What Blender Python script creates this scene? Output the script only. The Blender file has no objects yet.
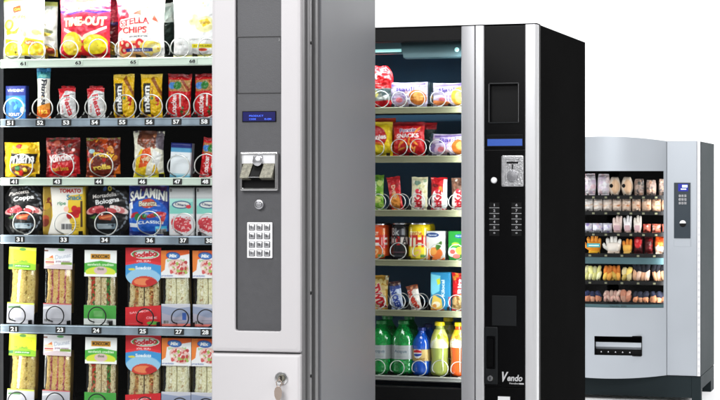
import bpy, bmesh, math, random
import numpy as np
from mathutils import Vector, Matrix

PI = math.pi
F = 1830.0          # focal length in photo pixels
HZ = 185.0          # horizon row of the photo
EYE = 1.4           # camera height
scene = bpy.context.scene
COL = scene.collection

# ------------------------------------------------------------------ materials
def lin(c):
    c = np.asarray(c, float) / 255.0
    return np.where(c <= 0.04045, c / 12.92, ((c + 0.055) / 1.055) ** 2.4)

def new_mat(name):
    m = bpy.data.materials.new(name); m.use_nodes = True
    nt = m.node_tree
    return m, nt, nt.nodes['Principled BSDF']

def mat(name, rgb, rough=0.4, metal=0.0, spec=0.5, coat=0.0, var=0.0, vscale=20.0, bump=0.0, bscale=200.0,
        stretch=None, trans=0.0, emit=0.0, alpha=1.0):
    m, nt, b = new_mat(name)
    c = lin(rgb)
    b.inputs['Base Color'].default_value = (*c, 1)
    b.inputs['Roughness'].default_value = rough
    b.inputs['Metallic'].default_value = metal
    b.inputs['Specular IOR Level'].default_value = spec
    b.inputs['Coat Weight'].default_value = coat
    b.inputs['Coat Roughness'].default_value = 0.05
    b.inputs['Transmission Weight'].default_value = trans
    b.inputs['Alpha'].default_value = alpha
    if emit > 0:
        b.inputs['Emission Color'].default_value = (*c, 1)
        b.inputs['Emission Strength'].default_value = emit
    if var > 0 or bump > 0:
        tc = nt.nodes.new('ShaderNodeTexCoord')
        mp = nt.nodes.new('ShaderNodeMapping')
        nt.links.new(tc.outputs['Object'], mp.inputs[0])
        if stretch: mp.inputs['Scale'].default_value = stretch
    if var > 0:
        n = nt.nodes.new('ShaderNodeTexNoise'); n.inputs['Scale'].default_value = vscale; n.inputs['Detail'].default_value = 6
        nt.links.new(mp.outputs[0], n.inputs['Vector'])
        r = nt.nodes.new('ShaderNodeMapRange')
        r.inputs['From Min'].default_value = 0.3; r.inputs['From Max'].default_value = 0.7
        r.inputs['To Min'].default_value = 1 - var; r.inputs['To Max'].default_value = 1 + var
        nt.links.new(n.outputs['Fac'], r.inputs['Value'])
        h = nt.nodes.new('ShaderNodeVectorMath'); h.operation = 'SCALE'
        h.inputs[0].default_value = tuple(c)
        nt.links.new(r.outputs[0], h.inputs['Scale'])
        nt.links.new(h.outputs[0], b.inputs['Base Color'])
        rr = nt.nodes.new('ShaderNodeMapRange')
        rr.inputs['To Min'].default_value = max(0.02, rough - 0.06); rr.inputs['To Max'].default_value = min(1, rough + 0.08)
        nt.links.new(n.outputs['Fac'], rr.inputs['Value']); nt.links.new(rr.outputs[0], b.inputs['Roughness'])
    if bump > 0:
        n2 = nt.nodes.new('ShaderNodeTexNoise'); n2.inputs['Scale'].default_value = bscale; n2.inputs['Detail'].default_value = 4
        nt.links.new(mp.outputs[0], n2.inputs['Vector'])
        bp = nt.nodes.new('ShaderNodeBump'); bp.inputs['Strength'].default_value = bump; bp.inputs['Distance'].default_value = 0.002
        nt.links.new(n2.outputs['Fac'], bp.inputs['Height']); nt.links.new(bp.outputs[0], b.inputs['Normal'])
    return m

def paint_mat(name, rough=0.28, coat=0.0, bump=0.15, bscale=120.0, metal=0.0, spec=0.4):
    m, nt, b = new_mat(name)
    a = nt.nodes.new('ShaderNodeAttribute'); a.attribute_name = 'paint'
    nt.links.new(a.outputs['Color'], b.inputs['Base Color'])
    b.inputs['Roughness'].default_value = rough
    b.inputs['Coat Weight'].default_value = coat
    b.inputs['Metallic'].default_value = metal
    b.inputs['Specular IOR Level'].default_value = spec
    if bump:
        tc = nt.nodes.new('ShaderNodeTexCoord')
        n2 = nt.nodes.new('ShaderNodeTexNoise'); n2.inputs['Scale'].default_value = bscale; n2.inputs['Detail'].default_value = 3
        nt.links.new(tc.outputs['Object'], n2.inputs['Vector'])
        bp = nt.nodes.new('ShaderNodeBump'); bp.inputs['Strength'].default_value = bump; bp.inputs['Distance'].default_value = 0.003
        nt.links.new(n2.outputs['Fac'], bp.inputs['Height']); nt.links.new(bp.outputs[0], b.inputs['Normal'])
    return m

def glass_mat(name, tint=(255, 255, 255), refl=0.6, rough=0.0):
    m = bpy.data.materials.new(name); m.use_nodes = True
    nt = m.node_tree; nt.nodes.clear()
    out = nt.nodes.new('ShaderNodeOutputMaterial')
    tr = nt.nodes.new('ShaderNodeBsdfTransparent'); tr.inputs[0].default_value = (*lin(tint), 1)
    gl = nt.nodes.new('ShaderNodeBsdfGlossy'); gl.inputs['Roughness'].default_value = rough
    fr = nt.nodes.new('ShaderNodeFresnel'); fr.inputs['IOR'].default_value = 1.45
    mu = nt.nodes.new('ShaderNodeMath'); mu.operation = 'MULTIPLY'; mu.inputs[1].default_value = refl
    mx = nt.nodes.new('ShaderNodeMixShader')
    nt.links.new(fr.outputs[0], mu.inputs[0]); nt.links.new(mu.outputs[0], mx.inputs[0])
    nt.links.new(tr.outputs[0], mx.inputs[1]); nt.links.new(gl.outputs[0], mx.inputs[2])
    nt.links.new(mx.outputs[0], out.inputs['Surface'])
    return m

M = {}
M['foil'] = paint_mat('printed_foil', 0.35, 0.08, 0.25, 90)
M['wire_dark'] = mat('dark_spiral_wire', (30, 30, 32), 0.4, metal=0.4)
M['film'] = paint_mat('printed_film', 0.36, 0.05, 0.12, 90, spec=0.25)
M['charcoal'] = mat('charcoal_plastic', (21, 23, 25), 0.4, spec=0.25)
M['card'] = paint_mat('printed_card', 0.5, 0.1, 0.05, 200)
M['tin'] = paint_mat('printed_tin', 0.25, 0.5, 0.0, 90)
M['crumb'] = paint_mat('bread_crumb', 0.9, 0.0, 0.35, 220)
M['cloth'] = paint_mat('knit_cloth', 0.9, 0.0, 0.5, 500)
M['wrap'] = glass_mat('clear_wrap', (250, 252, 252), 1.6, 0.08)
M['glass'] = glass_mat('window_glass', (252, 253, 253), 0.3)
M['white_paint'] = mat('light_grey_enamel', (200, 197, 199), 0.42, var=0.012, vscale=3, bump=0.03, bscale=350)
M['mid_grey'] = mat('grey_side_enamel', (106, 107, 111), 0.42, var=0.02, vscale=2, bump=0.04, bscale=300)
M['panel_grey'] = mat('dark_grey_brushed_panel', (80, 80, 83), 0.42, metal=0.15, var=0.035, vscale=60, bump=0.1, bscale=350)
M['seam'] = mat('black_gasket', (18, 18, 18), 0.7)
M['strip_grey'] = mat('grey_metal_trim', (120, 119, 120), 0.32, metal=0.5, var=0.06, vscale=3, stretch=(30, 1, 1))
M['chrome'] = mat('polished_chrome', (225, 225, 225), 0.16, metal=1.0, var=0.05, vscale=60)
M['wire'] = mat('spiral_wire', (222, 224, 220), 0.28, metal=0.55)
M['interior'] = mat('dark_cabinet_lining', (4, 4, 5), 0.8, spec=0.1, var=0.2, vscale=8)
M['interior_blue'] = mat('blue_black_cabinet_lining', (40, 88, 120), 0.6, var=0.15, vscale=5)
M['tray'] = mat('dark_tray', (13, 13, 14), 0.6, spec=0.2, var=0.2, vscale=20)
M['rail_pale'] = mat('pale_green_price_rail', (196, 210, 197), 0.3, var=0.05, vscale=6, stretch=(1, 6, 6))
M['rail_blue'] = mat('blue_grey_aluminium_rail', (146, 160, 172), 0.3, metal=0.55, var=0.35, vscale=7, stretch=(2, 6, .6))
M['rail_olive'] = mat('khaki_price_rail', (128, 128, 101), 0.42, var=0.05, vscale=8)
M['rail_steel'] = mat('steel_rail', (186, 186, 180), 0.3, metal=0.5, var=0.08, vscale=10)
M['black_plate'] = mat('black_number_plate', (10, 10, 10), 0.5)
M['white_ink'] = mat('white_ink', (240, 240, 240), 0.6)
M['black_ink'] = mat('black_ink', (16, 16, 16), 0.6)
M['white_plastic'] = mat('white_plastic', (238, 238, 240), 0.35)
M['black_gloss'] = mat('black_gloss_panel', (4, 4, 5), 0.3, spec=0.15)
M['black_matt'] = mat('black_matt', (6, 6, 7), 0.6, spec=0.2)
M['black_side'] = mat('black_powder_coat', (24, 24, 24), 0.9, spec=0.0, var=0.08, vscale=3, bump=0.06, bscale=350)
M['silver'] = mat('silver_anodised', (218, 218, 220), 0.3, metal=0.3, var=0.03, vscale=4, stretch=(20, 1, 1))
M['silver_dark'] = mat('satin_silver', (184, 184, 187), 0.36, metal=0.3, var=0.03, vscale=4, stretch=(20, 1, 1))
M['silver_blue'] = mat('blue_silver_enamel', (178, 184, 191), 0.38, metal=0.45, var=0.012, vscale=3)
M['teal_dark'] = mat('dark_teal_enamel', (33, 42, 45), 0.6, spec=0.12, var=0.05, vscale=3, bump=0.05, bscale=300)
M['teal_panel'] = mat('dark_blue_grey_panel', (34, 47, 57), 0.35, var=0.04, vscale=6)
M['teal_lamp'] = mat('lamp_reflector', (70, 98, 104), 0.35, metal=0.3, var=0.08, vscale=8)
M['screen_blue'] = mat('lit_blue_screen', (10, 20, 120), 0.3, emit=1.0)
M['screen_dark'] = mat('dark_blue_screen', (3, 4, 70), 0.25, emit=0.6)
M['screen_ink'] = mat('lit_screen_letters', (70, 110, 255), 0.3, emit=1.0)
M['screen_mid'] = mat('soft_blue_screen', (46, 76, 150), 0.3, emit=0.5)
M['screen_white'] = mat('lit_white_screen', (200, 225, 255), 0.3, emit=1.0)
M['lamp'] = mat('lamp_tube', (150, 205, 202), 0.4, emit=0.75)
M['stone_metal'] = mat('worn_cast_metal', (122, 120, 108), 0.42, metal=0.6, var=0.35, vscale=160, bump=0.5, bscale=400)
M['hammered'] = mat('hammered_silver', (186, 186, 188), 0.3, metal=0.75, var=0.18, vscale=120, bump=0.5, bscale=200)
M['pet_green'] = mat('green_bottle_plastic', (20, 190, 84), 0.08, coat=1.0, trans=0.55, var=0.3, vscale=60, bump=0.6, bscale=60)
M['pet_blue'] = mat('blue_bottle_plastic', (20, 90, 206), 0.08, coat=1.0, trans=0.2, var=0.2, vscale=40)
M['pet_lime'] = mat('pale_lime_drink', (176, 188, 92), 0.1, coat=1.0, trans=0.15)
M['pet_orange'] = mat('orange_drink', (236, 96, 34), 0.1, coat=1.0, trans=0.1)
M['cap_yellow'] = mat('yellow_cap', (246, 220, 20), 0.35)
M['cap_green'] = mat('green_cap', (10, 110, 44), 0.35)
M['cap_blue'] = mat('blue_cap', (22, 40, 120), 0.35)
M['alu'] = mat('aluminium', (200, 200, 204), 0.25, metal=0.9)
M['backdrop'] = mat('white_sweep', (244, 244, 245), 0.6, spec=0.2)
M['brass'] = mat('key_metal', (190, 172, 160), 0.3, metal=0.8)

# ------------------------------------------------------------------ mesh builder
class MB:
    def __init__(s): s.v = []; s.f = []; s.m = []; s.c = []; s.n = 0
    def add(s, verts, faces, mi=0, col=None):
        v = np.asarray(verts, float); s.v.append(v)
        f = [tuple(int(i) + s.n for i in q) for q in faces]
        s.f += f; s.m += [mi] * len(f)
        if col is None: c = np.ones((len(v), 3))
        else:
            c = np.asarray(col, float)
            if c.ndim == 1: c = np.tile(lin(c), (len(v), 1))
        s.c.append(c); s.n += len(v); return s
    def box(s, x0, x1, y0, y1, z0, z1, mi=0, col=None):
        v = [(x, y, z) for z in (z0, z1) for y in (y0, y1) for x in (x0, x1)]
        return s.add(v, [(0, 2, 3, 1), (4, 5, 7, 6), (0, 1, 5, 4), (2, 6, 7, 3), (0, 4, 6, 2), (1, 3, 7, 5)], mi, col)
    def loft(s, loops, mi=0, closed=True, cap0=False, cap1=False, col=None):
        n = len(loops[0]); v = np.concatenate([np.asarray(l, float) for l in loops]); f = []
        for k in range(len(loops) - 1):
            for i in range(n if closed else n - 1):
                j = (i + 1) % n
                f.append((k * n + i, k * n + j, (k + 1) * n + j, (k + 1) * n + i))
        if cap0: f.append(tuple(range(n))[::-1])
        if cap1: f.append(tuple((len(loops) - 1) * n + i for i in range(n)))
        return s.add(v, f, mi, col)
    def tube(s, pts, r, seg=8, mi=0, caps=True, col=None):
        pts = [Vector(p) for p in pts]; loops = []
        up = Vector((0.13, 0.21, 0.97)).normalized(); prev = None
        for i, p in enumerate(pts):
            t = (pts[min(i + 1, len(pts) - 1)] - pts[max(i - 1, 0)]).normalized()
            if prev is None: a = t.cross(up).normalized()
            else: a = (prev - t * prev.dot(t)).normalized()
            prev = a; b = t.cross(a)
            rr = r[i] if hasattr(r, '__len__') else r
            loops.append([p + (a * math.cos(2 * PI * k / seg) + b * math.sin(2 * PI * k / seg)) * rr for k in range(seg)])
        return s.loft(loops, mi, True, caps, caps, col)
    def lathe(s, prof, cx=0, cy=0, cz=0, axis='z', seg=32, mi=0, col=None, caps=True):
        loops = []
        for r, h in prof:
            l = []
            for k in range(seg):
                a = 2 * PI * k / seg; p, q = r * math.cos(a), r * math.sin(a)
                l.append((cx + p, cy + q, cz + h) if axis == 'z' else (cx + p, cy + h, cz + q))
            loops.append(l)
        return s.loft(loops, mi, True, caps, caps, col)
    def text(s, txt, cx, cz, h, y, mi=0, w=None, bold=0.0, rot=0.0, shear=0.0, col=None, thick=0.0):
        V, T, W, H = glyphs(txt, bold)
        sc = h / H; sx = (w / W) if w else sc
        x = (V[:, 0] - W / 2) * sx; z = (V[:, 1] - H / 2) * sc; x = x + z * shear
        ca, sa = math.cos(rot), math.sin(rot)
        v = np.stack([cx + x * ca - z * sa, np.full(len(x), y), cz + x * sa + z * ca], 1)
        return s.add(v, T, mi, col)
    def build(s, name, mats, parent=None, smooth=None, bevel=0.0, seg=2):
        me = bpy.data.meshes.new(name)
        v = np.concatenate(s.v)
        me.from_pydata(v.tolist(), [], s.f)
        if not isinstance(mats, (list, tuple)): mats = [mats]
        for m in mats: me.materials.append(M[m] if isinstance(m, str) else m)
        me.polygons.foreach_set('material_index', s.m)
        a = me.color_attributes.new('paint', 'FLOAT_COLOR', 'POINT')
        c = np.ones((len(v), 4)); c[:, :3] = np.concatenate(s.c)
        a.data.foreach_set('color', c.ravel())
        me.validate(); me.update()
        if smooth is not None:
            me.polygons.foreach_set('use_smooth', [True] * len(me.polygons))
            me.set_sharp_from_angle(angle=math.radians(smooth))
        o = bpy.data.objects.new(name, me); COL.objects.link(o)
        if parent is not None: o.parent = parent
        if bevel > 0:
            b = o.modifiers.new('bevel', 'BEVEL'); b.width = bevel; b.segments = seg; b.limit_method = 'ANGLE'
            b.harden_normals = False
        return o

_gl = {}
def glyphs(txt, bold=0.0):
    k = (txt, bold)
    if k in _gl: return _gl[k]
    cu = bpy.data.curves.new('t', 'FONT'); cu.body = txt; cu.size = 1; cu.offset = bold; cu.resolution_u = 3
    o = bpy.data.objects.new('t', cu); COL.objects.link(o)
    me = bpy.data.meshes.new_from_object(o)
    me.calc_loop_triangles()
    V = np.array([v.co[:2] for v in me.vertices]) if len(me.vertices) else np.zeros((3, 2))
    T = [tuple(t.vertices) for t in me.loop_triangles]
    mn = V.min(0); V = V - mn; W, H = V.max(0)
    bpy.data.objects.remove(o); bpy.data.meshes.remove(me); bpy.data.curves.remove(cu)
    _gl[k] = (V, T, max(W, 1e-3), max(H, 1e-3)); return _gl[k]

# ------------------------------------------------------------------ numpy painting (the printed artwork of a pack)
class Cv:
    """artwork: x,y in 0..1 (y up); sizes in units of the pack's width"""
    def __init__(s, w, h, base, step):
        s.w, s.h = w, h
        s.nx = max(4, int(round(w / step))); s.ny = max(4, int(round(h / step)))
        s.S = 3; s.W = (s.nx + 1) * s.S; s.H = (s.ny + 1) * s.S
        s.a = np.tile(np.array(base, float), (s.H, s.W, 1)); s.asp = h / w
        s.X, s.Y = np.meshgrid((np.arange(s.W) + .5) / s.W, (np.arange(s.H) + .5) / s.H)
    def put(s, mask, col, al=1.0):
        m = (mask * al)[..., None]; s.a = s.a * (1 - m) + np.array(col, float) * m
    def rect(s, x0, y0, x1, y1, col, al=1):
        i0, i1 = int(max(0, x0) * s.W), int(max(0, min(1, x1)) * s.W); j0, j1 = int(max(0, y0) * s.H), int(max(0, min(1, y1)) * s.H)
        s.a[j0:j1, i0:i1] = s.a[j0:j1, i0:i1] * (1 - al) + np.array(col, float) * al; return s
    def ell(s, cx, cy, rx, ry, col, rot=0, al=1, ring=0):
        R = max(rx, ry) * 1.05
        i0, i1 = max(0, int((cx - R) * s.W)), min(s.W, int((cx + R) * s.W) + 2)
        j0, j1 = max(0, int((cy - R / s.asp) * s.H)), min(s.H, int((cy + R / s.asp) * s.H) + 2)
        if i0 >= i1 or j0 >= j1: return s
        x = s.X[j0:j1, i0:i1] - cx; y = (s.Y[j0:j1, i0:i1] - cy) * s.asp
        c, q = math.cos(math.radians(rot)), math.sin(math.radians(rot))
        u = (x * c + y * q) / rx; v = (-x * q + y * c) / ry; d = u * u + v * v
        m = (d <= 1) & (d >= (1 - ring) ** 2 if ring else True)
        m = (m * al)[..., None]
        s.a[j0:j1, i0:i1] = s.a[j0:j1, i0:i1] * (1 - m) + np.array(col, float) * m; return s
    def poly(s, pts, col, al=1):
        m = np.zeros((s.H, s.W), bool); n = len(pts)
        for k in range(n):
            x0, y0 = pts[k]; x1, y1 = pts[(k + 1) % n]
            if y0 == y1: continue
            c = ((s.Y > min(y0, y1)) & (s.Y <= max(y0, y1)))
            m ^= c & (s.X < (x1 - x0) * (s.Y - y0) / (y1 - y0) + x0)
        s.put(m.astype(float), col, al); return s
    def text(s, t, cx, cy, w, h, col, rot=0, shear=0, arch=0, bold=0.02, out=None, ow=1, al=1):
        V, T, W, H = glyphs(t, bold)
        x = (V[:, 0] / W - .5) * w; y = (V[:, 1] / H - .5) * h
        y = y + arch * (1 - (2 * x / w) ** 2) - arch * .5; x = x + y * shear
        c, q = math.cos(math.radians(rot)), math.sin(math.radians(rot))
        px = (cx + x * c - y * q) * s.W; py = (cy + (x * q + y * c) / s.asp) * s.H
        m = np.zeros((s.H, s.W), bool)
        for a, b, d in T:
            xs = px[[a, b, d]]; ys = py[[a, b, d]]
            i0, i1 = max(0, int(xs.min())), min(s.W, int(xs.max()) + 2); j0, j1 = max(0, int(ys.min())), min(s.H, int(ys.max()) + 2)
            if i0 >= i1 or j0 >= j1: continue
            gx, gy = np.meshgrid(np.arange(i0, i1) + .5, np.arange(j0, j1) + .5)
            e0 = (xs[1] - xs[0]) * (gy - ys[0]) - (ys[1] - ys[0]) * (gx - xs[0])
            e1 = (xs[2] - xs[1]) * (gy - ys[1]) - (ys[2] - ys[1]) * (gx - xs[1])
            e2 = (xs[0] - xs[2]) * (gy - ys[2]) - (ys[0] - ys[2]) * (gx - xs[2])
            m[j0:j1, i0:i1] |= ((e0 >= 0) & (e1 >= 0) & (e2 >= 0)) | ((e0 <= 0) & (e1 <= 0) & (e2 <= 0))
        if out is not None:
            o = m.copy(); k = int(ow * s.S)
            for _ in range(k):
                o2 = o.copy(); o2[1:] |= o[:-1]; o2[:-1] |= o[1:]; o2[:, 1:] |= o[:, :-1]; o2[:, :-1] |= o[:, 1:]; o = o2
            s.put(o.astype(float), out, al)
        s.put(m.astype(float), col, al); return s
    def blobs(s, n, box, size, cols, seed=0, flat=0.6, al=1):
        r = random.Random(seed)
        for _ in range(n):
            q = r.uniform(*size)
            s.ell(r.uniform(box[0], box[2]), r.uniform(box[1], box[3]), q, q * r.uniform(flat, 1), r.choice(cols), r.uniform(0, 180), al)
        return s
    def lines(s, n, x0, x1, y0, y1, col, h=0.008, al=1, seed=1):
        r = random.Random(seed)
        for k in range(n):
            y = y1 - (y1 - y0) * (k + .5) / n
            s.rect(x0, y - h / 2, x0 + (x1 - x0) * r.uniform(.6, 1), y + h / 2, col, al)
        return s
    def bars(s, x0, y0, x1, y1, seed=3):
        s.rect(x0, y0, x1, y1, (245, 245, 245)); r = random.Random(seed); x = x0 + .004
        while x < x1 - .004:
            q = r.choice((.006, .01, .014)); s.rect(x, y0 + .004, min(x + q, x1), y1 - .004, (20, 20, 20)); x += q + r.choice((.006, .01))
        return s
    def grain(s, amp, seed=0, f=1):
        rg = np.random.RandomState(seed); g = rg.rand(s.H // (s.S * f) + 1, s.W // (s.S * f) + 1) - .5
        g = np.kron(g, np.ones((s.S * f, s.S * f)))[:s.H, :s.W]; s.a = np.clip(s.a + g[..., None] * amp, 0, 255); return s
    def grid(s):
        a = s.a.reshape(s.ny + 1, s.S, s.nx + 1, s.S, 3).mean((1, 3))
        return lin(np.clip(a, 0, 255))

def vnoise(x, y, seed):
    rg = np.random.RandomState(seed % 100000); T = rg.rand(64, 64) * 2 - 1
    xi = np.floor(x).astype(int); yi = np.floor(y).astype(int); fx = x - xi; fy = y - yi
    fx = fx * fx * (3 - 2 * fx); fy = fy * fy * (3 - 2 * fy)
    g = lambda i, j: T[j % 64, i % 64]
    return (g(xi, yi) * (1 - fx) + g(xi + 1, yi) * fx) * (1 - fy) + (g(xi, yi + 1) * (1 - fx) + g(xi + 1, yi + 1) * fx) * fy

def gridfaces(nx, ny, flip=False):
    i, j = np.meshgrid(np.arange(nx), np.arange(ny)); a = (j * (nx + 1) + i).ravel()
    q = np.stack([a, a + 1, a + nx + 2, a + nx + 1], 1)
    return (q[:, ::-1] if flip else q).tolist()

def bag(name, cv, t, m='foil', seed=0, crimp=0.06, pinch=0.05, wr=1.0, outline=None, parent=None, horiz=False, flat=2.2, lean=0.0, bow=0.0):
    """a filled flexible pack: printed front, back, crimped ends; stands on z=0, front faces -y"""
    mb = MB(); w, h = cv.w, cv.h
    for side in (-1, 1):
        step = 1 if side < 0 else 3
        nx, ny = (cv.nx, cv.ny) if side < 0 else (max(4, cv.nx // 3), max(4, cv.ny // 3))
        u, v = np.meshgrid(np.linspace(0, 1, nx + 1), np.linspace(0, 1, ny + 1))
        a, b = (u, v) if not horiz else (v, u)
        cr = np.clip(np.minimum(b, 1 - b) / crimp, 0, 1) if crimp else np.ones_like(b)
        body = np.clip((b - crimp) / (1 - 2 * crimp), 0, 1)
        prof = (1 - np.abs(2 * a - 1) ** flat) ** .62 * (np.clip(1 - np.abs(2 * body - 1) ** 2.6, 0, 1)) ** .62
        n1 = vnoise(u * 7 + 3, v * 7 * h / w, seed + 1); n2 = vnoise(u * 17, v * 17 * h / w + 9, seed + 2)
        n3 = 1 - np.abs(vnoise(u * 5 + v * 4, v * 9 - u * 3, seed + 3)) * 2
        rim = (1 - prof) * .7 + .3
        y = side * t / 2 * prof + (n1 * .0028 + n2 * .0014 + n3 * .0022 * rim) * wr * np.clip(prof * 6, 0, 1)
        tooth = (np.sin(a * PI * 60) * .0007) * (1 - cr)          # fine ribs of the crimped seal
        y = y + tooth + (1 - cr) * .0012 * vnoise(a * 6, b * 0, seed + 5) * 3
        hw = 1 - pinch * np.sin(PI * np.clip(b, 0, 1)) ** .8 + .015 * vnoise(b * 6, b * 0 + 3, seed + 7)
        if outline is not None: hw = hw * outline(b)
        if not horiz: x = (u - .5) * w * hw; z = v * h + h * .012 * vnoise(u * 5, u * 0, seed + 8) * np.clip(v * 2, 0, 1)
        else: x = (u - .5) * w; z = h / 2 + (v - .5) * h * hw
        x = x + bow * (v - .5) ** 2 + lean * v * h
        vv = np.stack([x, y, z], -1).reshape(-1, 3)
        g = cv.grid()
        if side < 0: col = g.reshape(-1, 3)
        else:
            jj = np.linspace(0, cv.ny, ny + 1).astype(int); ii = np.linspace(cv.nx, 0, nx + 1).astype(int)
            col = g[jj][:, ii].reshape(-1, 3)
        mb.add(vv, gridfaces(nx, ny, side > 0), 0, col)
    return mb.build(name, m, parent, smooth=75)

def carton(name, cv, d, side_col, m='card', parent=None, r=0.002, top_col=None, jig=0.0, seed=0):
    """rigid printed box with softly rounded front edges"""
    mb = MB(); w, h = cv.w, cv.h
    u, v = np.meshgrid(np.linspace(0, 1, cv.nx + 1), np.linspace(0, 1, cv.ny + 1))
    ex = np.clip(1 - np.minimum(u, 1 - u) * w / r, 0, 1); ez = np.clip(1 - np.minimum(v, 1 - v) * h / r, 0, 1)
    y = -d / 2 + r * (1 - np.sqrt(np.clip(1 - ex ** 2, 0, 1))) + r * (1 - np.sqrt(np.clip(1 - ez ** 2, 0, 1)))
    y = y + jig * vnoise(u * 4, v * 5, seed)
    vv = np.stack([(u - .5) * w, y, v * h], -1).reshape(-1, 3)
    mb.add(vv, gridfaces(cv.nx, cv.ny), 0, cv.grid().reshape(-1, 3))
    x0, x1, y0, y1 = -w / 2, w / 2, -d / 2 + r, d / 2
    sc = np.array(side_col); tc = np.array(top_col if top_col is not None else side_col)
    q = [(0, 1, 2, 3)]
    mb.add([(x1, y0, 0), (x1, y1, 0), (x1, y1, h), (x1, y0, h)], q, 0, sc)
    mb.add([(x0, y1, 0), (x0, y0, 0), (x0, y0, h), (x0, y1, h)], q, 0, sc)
    mb.add([(x0, y0, h), (x1, y0, h), (x1, y1, h), (x0, y1, h)], q, 0, tc)
    mb.add([(x0, y1, 0), (x1, y1, 0), (x1, y0, 0), (x0, y0, 0)], q, 0, sc)
    mb.add([(x1, y1, 0), (x0, y1, 0), (x0, y1, h), (x1, y1, h)], q, 0, sc)
    return mb.build(name, m, parent, smooth=50)

def wrapcyl(name, cv, prof, m='tin', parent=None, arc=(-PI, 0), seg_rest=24):
    """turned shape with printed wrap; prof = [(z, radius)]; artwork spans the arc facing the front"""
    mb = MB(); zs = np.array([p[0] for p in prof]); rs = np.array([p[1] for p in prof])
    u, v = np.meshgrid(np.linspace(0, 1, cv.nx + 1), np.linspace(0, 1, cv.ny + 1))
    z = zs[0] + v * (zs[-1] - zs[0]); r = np.interp(z, zs, rs); a = arc[0] + (arc[1] - arc[0]) * u
    g = cv.grid()
    mb.add(np.stack([r * np.cos(a), r * np.sin(a), z], -1).reshape(-1, 3), gridfaces(cv.nx, cv.ny), 0, g.reshape(-1, 3))
    u2, v2 = np.meshgrid(np.linspace(0, 1, seg_rest + 1), np.linspace(0, 1, cv.ny + 1))
    a2 = arc[1] + (arc[0] + 2 * PI - arc[1]) * u2; z2 = zs[0] + v2 * (zs[-1] - zs[0]); r2 = np.interp(z2, zs, rs)
    col = np.stack([g[:, -1]] * (seg_rest + 1), 1)
    mb.add(np.stack([r2 * np.cos(a2), r2 * np.sin(a2), z2], -1).reshape(-1, 3), gridfaces(seg_rest, cv.ny), 0, col.reshape(-1, 3))
    return mb.build(name, m, parent, smooth=60)

# ------------------------------------------------------------------ things
def tag(o, label=None, cat=None, group=None, kind=None):
    if label: o['label'] = label
    if cat: o['category'] = cat
    if group: o['group'] = group
    if kind: o['kind'] = kind
    return o

def empty(name, label=None, cat=None, group=None):
    o = bpy.data.objects.new(name, None); o.empty_display_size = 0.05; COL.objects.link(o)
    return tag(o, label, cat, group)

def copy_tree(o, parent=None):
    c = o.copy(); COL.objects.link(c)
    if parent is not None: c.parent = parent
    for ch in list(o.children): copy_tree(ch, c)
    return c

class Mach:
    def __init__(s, edge_px, dist, theta):
        s.th = math.radians(theta); s.ox = (edge_px - 360) / F * dist; s.oy = dist
        s.r = np.array([math.cos(s.th), -math.sin(s.th)]); s.d = np.array([math.sin(s.th), math.cos(s.th)])
    def at(s, px, py, w=0.0):
        """photo pixel -> local (x, z) on the machine's own plane at depth w behind its front"""
        dx = (px - 360) / F; dz = (HZ - py) / F
        # o + x r + w d = t (dx,1)
        A = np.array([[s.r[0], -dx], [s.r[1], -1.0]]); b = -(np.array([s.ox, s.oy]) + w * s.d)
        x, t = np.linalg.solve(A, b)
        return x, EYE + t * dz
    def X(s, px, w=0.0): return s.at(px, HZ, w)[0]
    def Z(s, px, py, w=0.0): return s.at(px, py, w)[1]
    def world(s, x, w, z): p = np.array([s.ox, s.oy]) + x * s.r + w * s.d; return Vector((p[0], p[1], z))
    def stand(s, o, x, w, z, yaw=0.0, tilt=0.0, roll=0.0):
        o.location = s.world(x, w, z); o.rotation_euler = (tilt, roll, -s.th + yaw); return o

def spiral(mb, cx, cz, y0, r, pitch, turns, wire=0.0014, mi=0, start=-0.5 * PI):
    pts = []; n = 40
    for k in range(int(turns * n) + 1):
        t = k / n; a = start + 2 * PI * t
        fr = t - math.floor(t); q = max(0.0, (fr - .8) / .2); st = math.floor(t) + q * q * (3 - 2 * q)
        pts.append((cx + r * math.cos(a), y0 + pitch * st, cz + r * math.sin(a)))
    mb.tube(pts, wire, 6, mi)

def rrect(x0, x1, z0, z1, r, y, n=8):
    pts = []
    for (cx, cz, a0) in ((x1 - r, z1 - r, 0), (x0 + r, z1 - r, 90), (x0 + r, z0 + r, 180), (x1 - r, z0 + r, 270)):
        for k in range(n + 1):
            a = math.radians(a0 + 90 * k / n); pts.append((cx + r * math.cos(a), y, cz + r * math.sin(a)))
    return pts

def frame_plate(mb, out, inn, y0, yb, ri, ro=0.002, slope=0.003, mi=0, edge=0.003, sides=True):
    """plate lying in xz with an opening; out/inn = (x0,x1,z0,z1)"""
    ox = (out[0], out[1], out[2], out[3])
    L = []
    L.append(rrect(*ox, ro, yb))
    L.append(rrect(*ox, ro, y0 + edge))
    L.append(rrect(ox[0] + edge * .3, ox[1] - edge * .3, ox[2] + edge * .3, ox[3] - edge * .3, ro, y0 + edge * .3))
    L.append(rrect(ox[0] + edge, ox[1] - edge, ox[2] + edge, ox[3] - edge, ro, y0))
    g = .0012
    L.append(rrect(ox[0] + edge + g, ox[1] - edge - g, ox[2] + edge + g, ox[3] - edge - g, ro, y0))
    L.append(rrect(inn[0] - g, inn[1] + g, inn[2] - g, inn[3] + g, ri + g, y0))
    L.append(rrect(inn[0], inn[1], inn[2], inn[3], ri, y0))
    s = slope
    L.append(rrect(inn[0] + s * .3, inn[1] - s * .3, inn[2] + s * .3, inn[3] - s * .3, ri, y0 + s * .3))
    L.append(rrect(inn[0] + s, inn[1] - s, inn[2] + s, inn[3] - s, ri, yb))
    mb.loft(L, mi)

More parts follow.
